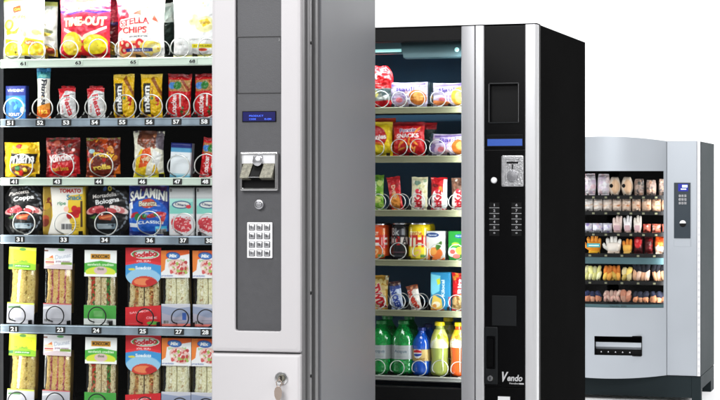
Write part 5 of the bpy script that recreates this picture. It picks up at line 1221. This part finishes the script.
    mb = MB(); mb.box(x0 + w * .26, x1 - w * .14, -.0055, -.0042, z1 - h * .155, z1 - h * .02, 0); mb.box(x0 + w * .50, x1 - w * .18, -.0061, -.0056, z1 - h * .085, z1 - h * .04, 1); mb.box(x0 + w * .42, x1 - w * .25, -.0061, -.0056, z1 - h * .125, z1 - h * .105, 1); mb.build('display', ['screen_blue', 'screen_white'], cp)
    for r in range(3):
        for c in range(3):
            kx, kz = x0 + w * (.36 + .17 * c), z1 - h * (.235 + .065 * r); mb = MB(); mb.box(kx - w * .065, kx + w * .065, -.007, -.0042, kz - h * .022, kz + h * .022, 0); mb.text('123456789'[r * 3 + c], kx, kz, h * .026, -.0073, 1); mb.build('key', ['alu', 'black_ink'], cp, bevel=.0008)
    mb = MB(); cx, cz = x0 + w * .54, z0 + h * .26; mb.lathe([(.0001, -.0055), (w * .19, -.0055), (w * .20, -.0042), (.0001, -.0042)], cx, 0, cz, 'y', 26); mb.build('coin_dish', 'black_matt', cp, smooth=40)
    mb = MB(); L = []
    for y in (-.0056, -.009): L.append([(cx + w * .19 * math.cos(a), y, cz + .004 + w * .19 * math.sin(a)) for a in np.linspace(0, PI, 14)])
    mb.loft(L, 0, True, False, True); mb.build('coin_hood', 'white_plastic', cp, smooth=40)
    (x0, z0), (x1, z1) = G.at(674, 246.5), G.at(690.5, 239.2); mb = MB(); mb.box(x0, x1, -.0022, -.0003, z0, z1); mb.build('cover_plate', 'silver_blue', m3, bevel=.001)
    # carcass
    mb = MB(); mb.box(.0010, .005, .012, D3, ZB3 - .0, H3 - .004); mb.build('side_wall', 'teal_dark', m3, bevel=.003)
    mb = MB(); mb.box(GL - .12, GL - .095, .012, D3, ZB3, H3 - .004); mb.box(GL - .095, .0018, D3 - .03, D3, ZB3, H3 - .005); mb.box(GL - .095, .0018, .031, D3 - .03, H3 - .03, H3 - .005); mb.box(GL - .095, .0018, .031, D3 - .03, ZB3, ZB3 + .02); mb.build('carcass', 'teal_dark', m3)
    mb = MB(); mb.box(GL - .12, GL - .001, .0, .012, ZB3, H3); mb.build('side_door_panel', 'silver_blue', m3)
    mb = MB(); mb.box(GL, GL + .02, .012, .6, zp, zw1 + .05); mb.box(GR - .016, GR - .004, .012, .6, zp, zw1 + .05); mb.box(GL + .02, GR - .016, .59, .6, zp, zw1 + .05); 
    L = [[(GL, .012, zw1 + .01), (GL, .59, zw1 + .01), (GR - .01, .59, zw1 + .01), (GR - .01, .012, zw1 + .01)]]
    mb.box(GL + .02, GR - .016, .014, .588, zw1 + .02, zw1 + .03); mb.box(GL + .02, GR - .016, .014, .588, zp - .01, zp)
    mb.build('inner_lining', 'interior', m3)
    # base
    zpb = ZB3 - .004; zf = G.Z(640, 396.5)
    mb = MB(); mb.box(GL - .12, -.055, .012, .03, zf, zpb); mb.box(-.0005, -.05, .012, .07, 0, zpb) if False else None
    mb.box(GL - .12, .0045, .03, D3 - .001, zpb - .085, zpb, 0); mb.build('plinth', 'teal_dark', m3, bevel=.002)
    for (x0, x1, y0, y1) in ((-.0545, .0042, .0115, .075), (-.0545, .0042, D3 - .19, D3 - .002), (GL - .12, GL - .06, .0305, .09), (GL - .12, GL - .06, D3 - .12, D3 - .003)):
        mb = MB(); mb.box(x0, x1, y0, y1, .0, zpb - .0855 if y0 > .02 else zpb - .001); mb.build('foot', 'teal_dark', m3, bevel=.002)
b3()
W3 = .035
R3 = [('a', 195.6), ('b', 211.6), ('c', 233), ('d', 254), ('e', 281.3), ('f', 302.5)]
ZS3 = {}
for k, py in R3:
    z = G.Z(625, py, W3); ZS3[k] = z
    mb = MB(); mb.box(GL + .021, GR - .017, W3 + .002, .55, z - .008, z); sh = mb.build('shelf', 'tray', m3)
    hh = .022 if k not in 'd' else .06
    mb = MB(); mb.box(GL + .021, GR - .017, W3 - .004, W3, z - (.022 if k != 'f' else .01), z + .003, 0); mb.build('shelf_rail', 'tray', sh)
    if k == 'd':
        mb = MB(); mb.box(GL + .021, GR - .017, W3 + .0, W3 + .004, z - .066, z - .0225, 0); mb.build('grey_shelf_band', 'teal_lamp', sh)
    mb = MB(); nn = 9 if k in 'abc' else 7
    for q in range(nn + 1):
        x = GL + .03 + (CW - .06) * q / nn; mb.box(x - .001, x + .001, W3 + .002, W3 + .3, z, z + .010)
    mb.build('divider', 'tray', sh)
    for q in range(nn):
        if k == 'f': break
        x = GL + .03 + (CW - .06) * (q + .5) / nn; mb = MB(); mb.box(x - .008, x + .008, W3 - .006, W3 - .0042, z - .018, z - .006); mb.build('price_chip', 'rail_olive', sh)
PG = W3 + .05
def S3(x0, x1, row, yt): return G.X(x1, PG) - G.X(x0, PG), G.Z((x0 + x1) / 2, yt, PG) - ZS3[row] - .001
def put3(o, x0, x1, row, label, cat, group=None, roll=0, yaw=0, tilt=0):
    G.stand(o, G.X((x0 + x1) / 2, PG), PG, ZS3[row] + .001, yaw, tilt, roll); return tag(o, label, cat, group)
def skin_glove(mb, w, h, t, col, tip=None, cuff=None, nf=4, seed=0, cx=0.0, y0=0.0, spread=.10, thumb=True):
    """a knitted glove: cuff, palm and rounded fingers"""
    r = random.Random(seed); pw = w * (.80 if thumb else .94); px = cx + (w * .08 if thumb else 0)
    c = np.array(col); loops = []; seg = 20
    for (z, a, b) in ((.0, .80, .8), (.03, .86, .9), (.14, .82, .85), (.20, .90, 1.0), (.38, 1.0, 1.0), (.52, .99, .9), (.60, .92, .6)):
        loops.append([(px + pw / 2 * a * math.copysign(abs(math.cos(q)) ** .8, math.cos(q)), y0 + t / 2 * b * math.sin(q), z * h) for q in np.linspace(0, 2 * PI, seg, endpoint=False)])
    mb.loft(loops[:3], 0, True, True, False, cuff if cuff is not None else c); mb.loft(loops[2:], 0, True, False, True, c)
    fw = pw / nf
    lens = [.86, 1.0, .97, .80, .9][:nf]
    for k in range(nf):
        x0 = px - pw / 2 + fw * (k + .5); x1 = x0 + (k - (nf - 1) / 2) * fw * spread + r.uniform(-.1, .1) * fw; L = lens[k] * h
        pts = [(x0, y0, .48 * h), (x0 * .5 + x1 * .5, y0 - t * .12, (.48 * h + L) / 2), (x1, y0 - t * .06, L - fw * .5), (x1, y0 - t * .02, L - fw * .16), (x1, y0, L)]
        mb.tube(pts, [fw * .50, fw * .51, fw * .47, fw * .34, fw * .05], 12, 0, True, tip if tip is not None else c)
    if thumb:
        pts = [(px - pw * .40, y0, .22 * h), (cx - w * .40, y0 - t * .15, .36 * h), (cx - w * .44, y0 - t * .15, .50 * h), (cx - w * .45, y0, .58 * h)]
        mb.tube(pts, [fw * .42, fw * .48, fw * .42, fw * .06], 12, 0, True, tip if tip is not None else c)
def bundle(w, h, t, cols, top=None, n=4, seed=0, band=None):
    """folded gloves tied into a bundle"""
    mb = MB(); r = random.Random(seed)
    for k in range(n):
        for q in range(2):
            cx = -w / 2 + w * (k + .5) / n + r.uniform(-.02, .02) * w; c = cols[(k + q) % len(cols)]; rr = w / n * .56
            z0, z1 = (.02, .60) if q == 0 else (.42, .97 - r.uniform(0, .10)); cc = top if (q == 1 and top is not None) else c
            ld = r.uniform(-.016, .016); cc = tuple(np.clip(np.array(cc) * r.uniform(.82, 1.08), 0, 252)); rr *= r.uniform(.92, 1.25)
            mb.tube([(cx - ld, q * .006, z0 * h), (cx - ld * .6, -.008, (z0 + .06) * h), (cx, -.012, (z0 + z1) / 2 * h), (cx + ld * .6, -.006, (z1 - .06) * h), (cx + ld, .0, z1 * h)], [rr * .3, rr * .9, rr, rr * .85, rr * .25], 12, 0, True, cc)
    mb.box(-w * .44, w * .44, .0, t * .45, .02 * h, .72 * h, 0, cols[0])
    if band is not None: mb.loft([rrect(-w * .50, w * .50, h * .34, h * .50, .004, .0), rrect(-w * .50, w * .50, h * .34, h * .50, .004, -t * .5 - .006)], 0, True, False, True, band)
    return mb.build('glove_bundle', 'cloth', None, smooth=60)
def art_blob(w, h, base, cols, n, seed, size=(.06, .2)):
    c = Cv(w, h, base, ST3); c.blobs(n, (0, 0, 1, 1), size, cols, seed); return c
# row a: two bagged white gloves, two valve masks, three grey packs
for i, (a, b_, yt, lb) in enumerate(((583, 596, 173.5, 'white and pink bagged pack, leftmost on the top shelf of the silver machine'), (597.5, 610, 174, 'white and pink bagged pack between its twin and the dust masks'))):
    w, h = S3(a, b_, 'a', yt); c = art_blob(w, h, (236, 226, 234), [(252, 250, 252), (240, 206, 214), (226, 206, 226), (246, 226, 228)], 26, 60 + i)
    put3(bag('glove_pack', c, .06, 'film', 60 + i, wr=2.2, pinch=0, outline=lambda b: .74 + .26 * np.sin(PI * np.clip(b * .85 + .1, 0, 1)) ** .7), a, b_, 'a', lb, 'glove pack', 'pale bagged packs on the top shelf')
ovl = lambda b: .48 + .52 * np.sin(PI * np.clip(b * .92 + .04, 0, 1)) ** .8
for i, (a, b_, lb) in enumerate(((609, 620.5, 'beige oval dust mask with black valve, left one of the two'), (621.3, 633, 'beige oval dust mask with black valve, right one of the two'))):
    w, h = S3(a, b_, 'a', 177); c = Cv(w, h, (246, 226, 206), ST3); c.ell(.58, .48, .34, .62, (236, 196, 160)).rect(.52, .1, .54, .95, (214, 170, 136)).ell(.26, .52, .11, .12, (40, 36, 36))
    t = empty('dust_mask'); s = bag('mask_shell', c, .055, 'cloth', 64, crimp=0, pinch=0, outline=ovl, parent=t, wr=.3)
    mb = MB(); mb.lathe([(.0001, -.012), (.010, -.010), (.013, -.004), (.013, .004)], -w * .24, -.020, h * .52, 'y', 20); mb.build('valve', 'black_matt', t, smooth=40); put3(t, a, b_, 'a', lb, 'dust mask', 'dust masks')
for i, (a, b_, yt, lb) in enumerate(((634, 644.5, 179, 'grey and tan bagged pack right of the dust masks'), (646, 656.5, 180, 'dim grey bagged pack, second from the window edge, top shelf'), (658.5, 668, 179, 'dark beige bagged pack at the right window edge, top shelf'))):
    w, h = S3(a, b_, 'a', yt); c = art_blob(w, h, (150, 132, 124), [(196, 170, 156), (100, 98, 100), (226, 180, 156), (80, 84, 80), (176, 146, 130)], 26, 70 + i)
    put3(bag('glove_pack', c, .05, 'film', 70 + i, wr=2, outline=lambda b: .80 + .2 * np.sin(PI * np.clip(b, 0, 1)) ** .7), a, b_, 'a', lb, 'glove pack', 'grey bagged packs on the top shelf')
# row b
nm = ['leftmost', 'second from the left', 'third from the left', 'fourth from the left', 'fifth from the left', 'fourth from the right', 'third from the right', 'second from the right', 'rightmost']
xs = [(582.5, 593), (593.5, 602.5), (603, 612), (612.5, 621.5), (622, 631), (632, 641), (642, 651.5), (652, 661), (661.5, 670)]
for i, (a, b_) in enumerate(xs):
    w, h = S3(a, b_, 'b', 198.7); q = i / 8; base = tuple(np.array((246, 240, 236)) * (1 - q) + np.array((226, 180, 146)) * q)
    c = art_blob(w, h, base, [(250, 246, 240), tuple(np.array((240, 226, 216)) * (1 - q) + np.array((206, 130, 90)) * q)], 5, 80 + i, (.06, .16)); c.poly([(0, .42), (1, .60), (1, .52), (0, .34)], (226, 190, 160)); c.ell(.7, .46, .16, .10, (200, 130, 90) if i > 2 else (236, 220, 210)); c.rect(0, 0, 1, .05, (120, 90, 70))
    col = 'white' if i < 3 else ('cream' if i < 5 else 'tan'); put3(bag('folded_gloves', c, .05, 'cloth', 80 + i, crimp=.03, pinch=.0, wr=1.2, horiz=False, outline=lambda b: .92 + .08 * np.sin(PI * b)), a, b_, 'b', col + ' folded glove pack, ' + nm[i] + ' on the second shelf of the silver machine', 'glove pack', 'folded packs on the second shelf')
# row c
for i, (a, b_, lb) in enumerate(((582.5, 592, 'low white pack with lilac marks, leftmost on the third shelf'), (592.5, 602.5, 'low white pack with lilac marks, second on the third shelf'), (603, 612, 'low white and blue pack beside the upright pale gloves'))):
    w, h = S3(a, b_, 'c', 223.2); c = art_blob(w, h, (232, 230, 242), [(250, 250, 252), (206, 196, 236), (170, 150, 214), (240, 220, 230)], 9, 90 + i, (.05, .18)); put3(bag('glove_pack', c, .05, 'film', 90 + i, pinch=.0), a, b_, 'c', lb, 'glove pack', 'low packs on the third shelf')
for i, (a, b_, cc, lb) in enumerate(((612.5, 622.5, (240, 216, 208), 'pale pink glove pair standing upright on the third shelf'), (623.5, 632, (244, 240, 242), 'white glove pair standing upright on the third shelf'), (633.5, 642, (240, 230, 220), 'cream glove pair standing upright on the third shelf'))):
    w, h = S3(a, b_, 'c', 215); mb = MB(); skin_glove(mb, w, h, .045, cc, None, (226, 190, 180), 3, i, thumb=False, spread=.1); mb.box(-w * .3, w * .3, -.028, -.024, h * .12, h * .42, 0, (206, 170, 176))
    put3(mb.build('glove_pair', 'cloth', None, smooth=60), a, b_, 'c', lb, 'gloves', 'upright gloves on the third shelf')
for i, (a, b_, lb) in enumerate(((643, 651, 'red and white bag beside the upright cream gloves'), (652, 661, 'red and white bag, second from the window edge, third shelf'), (662, 670, 'red and white bag at the right window edge, third shelf'))):
    w, h = S3(a, b_, 'c', 224); c = art_blob(w, h, (206, 110, 90), [(240, 220, 210), (200, 50, 44), (226, 140, 110), (120, 40, 34)], 14, 95 + i, (.06, .18)); put3(bag('glove_pack', c, .05, 'film', 95 + i, pinch=.1), a, b_, 'c', lb, 'glove pack', 'red and white bags on the third shelf')
# row d
w, h = S3(584.5, 601.5, 'd', 234); mb = MB(); skin_glove(mb, w, h, .06, (240, 150, 30), (246, 160, 60), (246, 180, 40), 4, 1, spread=.1); mb.box(-w * .30, w * .46, -.036, -.030, h * .32, h * .52, 0, (60, 170, 180)); mb.box(-w * .2, w * .40, -.038, -.0362, h * .38, h * .45, 0, (220, 240, 230))
put3(mb.build('work_glove', 'cloth', None, smooth=60), 584.5, 601.5, 'd', 'orange work glove with a teal band', 'glove')
w, h = S3(603, 621.5, 'd', 235); mb = MB(); skin_glove(mb, w, h, .06, (234, 224, 214), (244, 240, 234), (226, 206, 190), 4, 2, spread=.16)
put3(mb.build('work_glove', 'cloth', None, smooth=60), 603, 621.5, 'd', 'big white work glove beside the orange one', 'glove')
w, h = S3(622.5, 632.5, 'd', 238.5); mb = MB(); skin_glove(mb, w, h, .05, (236, 176, 80), (230, 140, 50), (240, 190, 100), 3, 3, spread=.1, thumb=False)
put3(mb.build('work_glove', 'cloth', None, smooth=60), 622.5, 632.5, 'd', 'small amber work glove between the white glove and the red pack', 'glove')
w, h = S3(634, 643, 'd', 237); c = art_blob(w, h, (60, 10, 14), [(90, 14, 20), (40, 8, 10)], 9, 5); c.ell(.45, .68, .42, .62, (196, 24, 34)); c.ell(.4, .76, .16, .2, (236, 110, 110))
put3(bag('red_pack', c, .05, 'film', 101), 634, 643, 'd', 'dark pack with a bright red upper half on the fourth shelf', 'glove pack')
w, h = S3(644.5, 653, 'd', 237); c = art_blob(w, h, (70, 12, 14), [(120, 16, 24), (40, 8, 10)], 9, 6)
put3(bag('red_pack', c, .05, 'film', 102), 644.5, 653, 'd', 'dim dark red pack between the bright red one and the orange one', 'glove pack')
w, h = S3(654.5, 668, 'd', 236); c = art_blob(w, h, (226, 90, 30), [(240, 130, 60), (206, 60, 20)], 9, 7); c.rect(0, 0, 1, .42, (236, 214, 196)); c.blobs(8, (0, 0, 1, .45), (.06, .14), [(226, 160, 120), (244, 236, 226)], 4)
put3(bag('orange_pack', c, .055, 'film', 103, outline=lambda b: .8 + .2 * np.sin(PI * b)), 654.5, 668, 'd', 'orange and white pack at the right window edge, fourth shelf', 'glove pack')
# row e
for i, (a, b_, yt, cols, tp, n, lb) in enumerate(((585, 601, 264.5, [(236, 232, 150), (246, 242, 186)], None, 4, 'lemon yellow glove bundle on the fifth shelf'), (604, 621, 264.5, [(240, 196, 90), (246, 176, 80)], (226, 130, 50), 4, 'amber glove bundle with orange top beside the lemon one'), (622.5, 632, 266, [(240, 206, 110), (246, 226, 170)], None, 2, 'slim yellow glove bundle beside the amber one'),
      (633.5, 649.5, 260.5, [(226, 176, 140), (240, 200, 176)], (22, 26, 38), 4, 'tan glove bundle with navy cuffs beside the slim yellow one'), (653, 669, 260, [(222, 170, 130), (236, 196, 160)], (22, 24, 34), 4, 'tan glove bundle with navy cuffs at the right window edge'))):
    w, h = S3(a, b_, 'e', yt); put3(bundle(w, h, .06, cols, tp, n, i), a, b_, 'e', lb, 'glove bundle', 'glove bundles on the fifth shelf')
# row f
for i, (a, b_, yt, cols, tp, n, lb) in enumerate(((585, 601, 290.5, [(226, 150, 116), (236, 176, 146)], (40, 50, 90), 3, 'orange tan bundle with blue top, leftmost on the lowest shelf'), (604.5, 620, 289.5, [(240, 190, 176), (246, 206, 190)], None, 5, 'pink glove bundle with upright fingers on the lowest shelf'), (621.5, 631, 289.5, [(236, 176, 150), (226, 150, 120)], None, 2, 'small pink bundle beside the pink fingers'),
      (633.5, 648.5, 291, [(222, 150, 110), (232, 170, 130)], (44, 48, 66), 3, 'tan bundle with dull blue top on the lowest shelf'), (651, 668, 291, [(206, 140, 100), (226, 160, 120)], (36, 40, 60), 3, 'tan bundle with dull blue top at the right window edge'))):
    w, h = S3(a, b_, 'f', yt); put3(bundle(w, h, .06, cols, tp, n, 20 + i), a, b_, 'f', lb, 'glove bundle', 'glove bundles on the lowest shelf')
WORLD = 0.22
def exec_lights():
    area('key_softbox', (-2.2, -.6, 4.2), (0, 6, 1.5), 3, 2.4, 310)
    area('right_softbox', (4.2, 2.6, 4.0), (.3, 5.6, 2.1), 2, 2, 85)
    area('far_softbox', (-.5, 4.2, 4.6), (1.8, 11.8, .9), 2, 1.5, 130)
    area('backdrop_light_left', (-6, 11, 6), (0, 18, 2), 4, 3, 900)
    area('backdrop_light_right', (8, 11, 6), (3, 17, 1), 4, 3, 900)
    p = A.world(XI * .5 + XG * .5, .07, 1.90); q = A.world(XI * .5 + XG * .5, .10, 1.4)
    area('machine_top_lamp', p, q, .48, .03, 2.2, (1, 1, .97))
    p = B.world(BI * .5 + BG * .5, .075, B.Z(420, 56)); q = B.world(BI * .5 + BG * .5, .085, 1.2)
    area('cold_shelf_lamp', p, q, .5, .03, 2.2, (.8, .97, 1))
    def strip(mc, x, w, z0, z1, tx, tw, power, col):  # unseen fill lights added inside each door edge to brighten the goods
        o = area('added_fill_strip', mc.world(x, w, (z0 + z1) / 2), mc.world(tx, tw, (z0 + z1) / 2), .018, z1 - z0, power, col)
        d = (mc.world(tx, tw, 1) - mc.world(x, w, 1)).normalized(); up = Vector((0, 0, 1)); xa = up.cross(-d)
        o.rotation_euler = Matrix((xa, up, -d)).transposed().to_euler()
    strip(A, XI + .004, .024, .65, 1.9, XG - .1, .10, 1.8, (1, .99, .96)); strip(A, XG + .006, .024, .65, 1.9, XI + .1, .10, 2.8, (1, .99, .96))
    strip(B, BI + .004, .026, .75, 1.85, BG - .1, .12, 2.0, (.93, .99, 1)); strip(B, BG - .001, .026, .75, 1.85, BI + .1, .12, 2.0, (.93, .99, 1))
    zz0, zz1 = G.Z(625, 303), G.Z(625, 172)
    strip(G, GL + .026, .0, zz0, zz1, GR - .1, .12, 3.6, (1, .97, .94)); strip(G, GR - .022, .016, zz0, zz1, GL + .1, .12, 2.2, (1, .97, .94))
# =================================================================== floor, backdrop, light, camera
def setting():
    mb = MB(); L = []
    prof = [(-4, 0), (12.6, 0), (16.0, 0)] + [(16 + 3 * math.sin(a), 3 - 3 * math.cos(a)) for a in np.linspace(.1, PI / 2, 14)] + [(19, 9)]
    for (y, z) in prof: L.append([(-14, y, z), (16, y, z)])
    mb.loft(L, 0, closed=False)
    o = mb.build('floor', 'backdrop', None, smooth=60); tag(o, kind='structure')
setting()
wd = bpy.data.worlds.new('World'); scene.world = wd; wd.use_nodes = True
bg = wd.node_tree.nodes['Background']; bg.inputs[0].default_value = (1, 1, 1, 1); bg.inputs[1].default_value = WORLD
def area(name, loc, target, sx, sy, power, col=(1, 1, 1)):
    l = bpy.data.lights.new(name, 'AREA'); l.shape = 'RECTANGLE'; l.size = sx; l.size_y = sy; l.energy = power; l.color = col
    o = bpy.data.objects.new(name, l); COL.objects.link(o); o.location = loc
    o.rotation_euler = (Vector(target) - Vector(loc)).to_track_quat('-Z', 'Y').to_euler(); return o
exec_lights()
cam = bpy.data.cameras.new('camera'); co = bpy.data.objects.new('camera', cam); COL.objects.link(co); scene.camera = co
co.location = (0, 0, EYE); co.rotation_euler = (PI / 2, 0, 0)
cam.sensor_width = 36; cam.lens = F / 720 * 36; cam.shift_y = -(200 - HZ) / 720; cam.clip_start = .05; cam.clip_end = 200
scene.view_settings.view_transform = 'Standard'; scene.view_settings.look = 'None'; scene.view_settings.gamma = 1; scene.view_settings.exposure = 0
scene.render.engine = 'CYCLES'
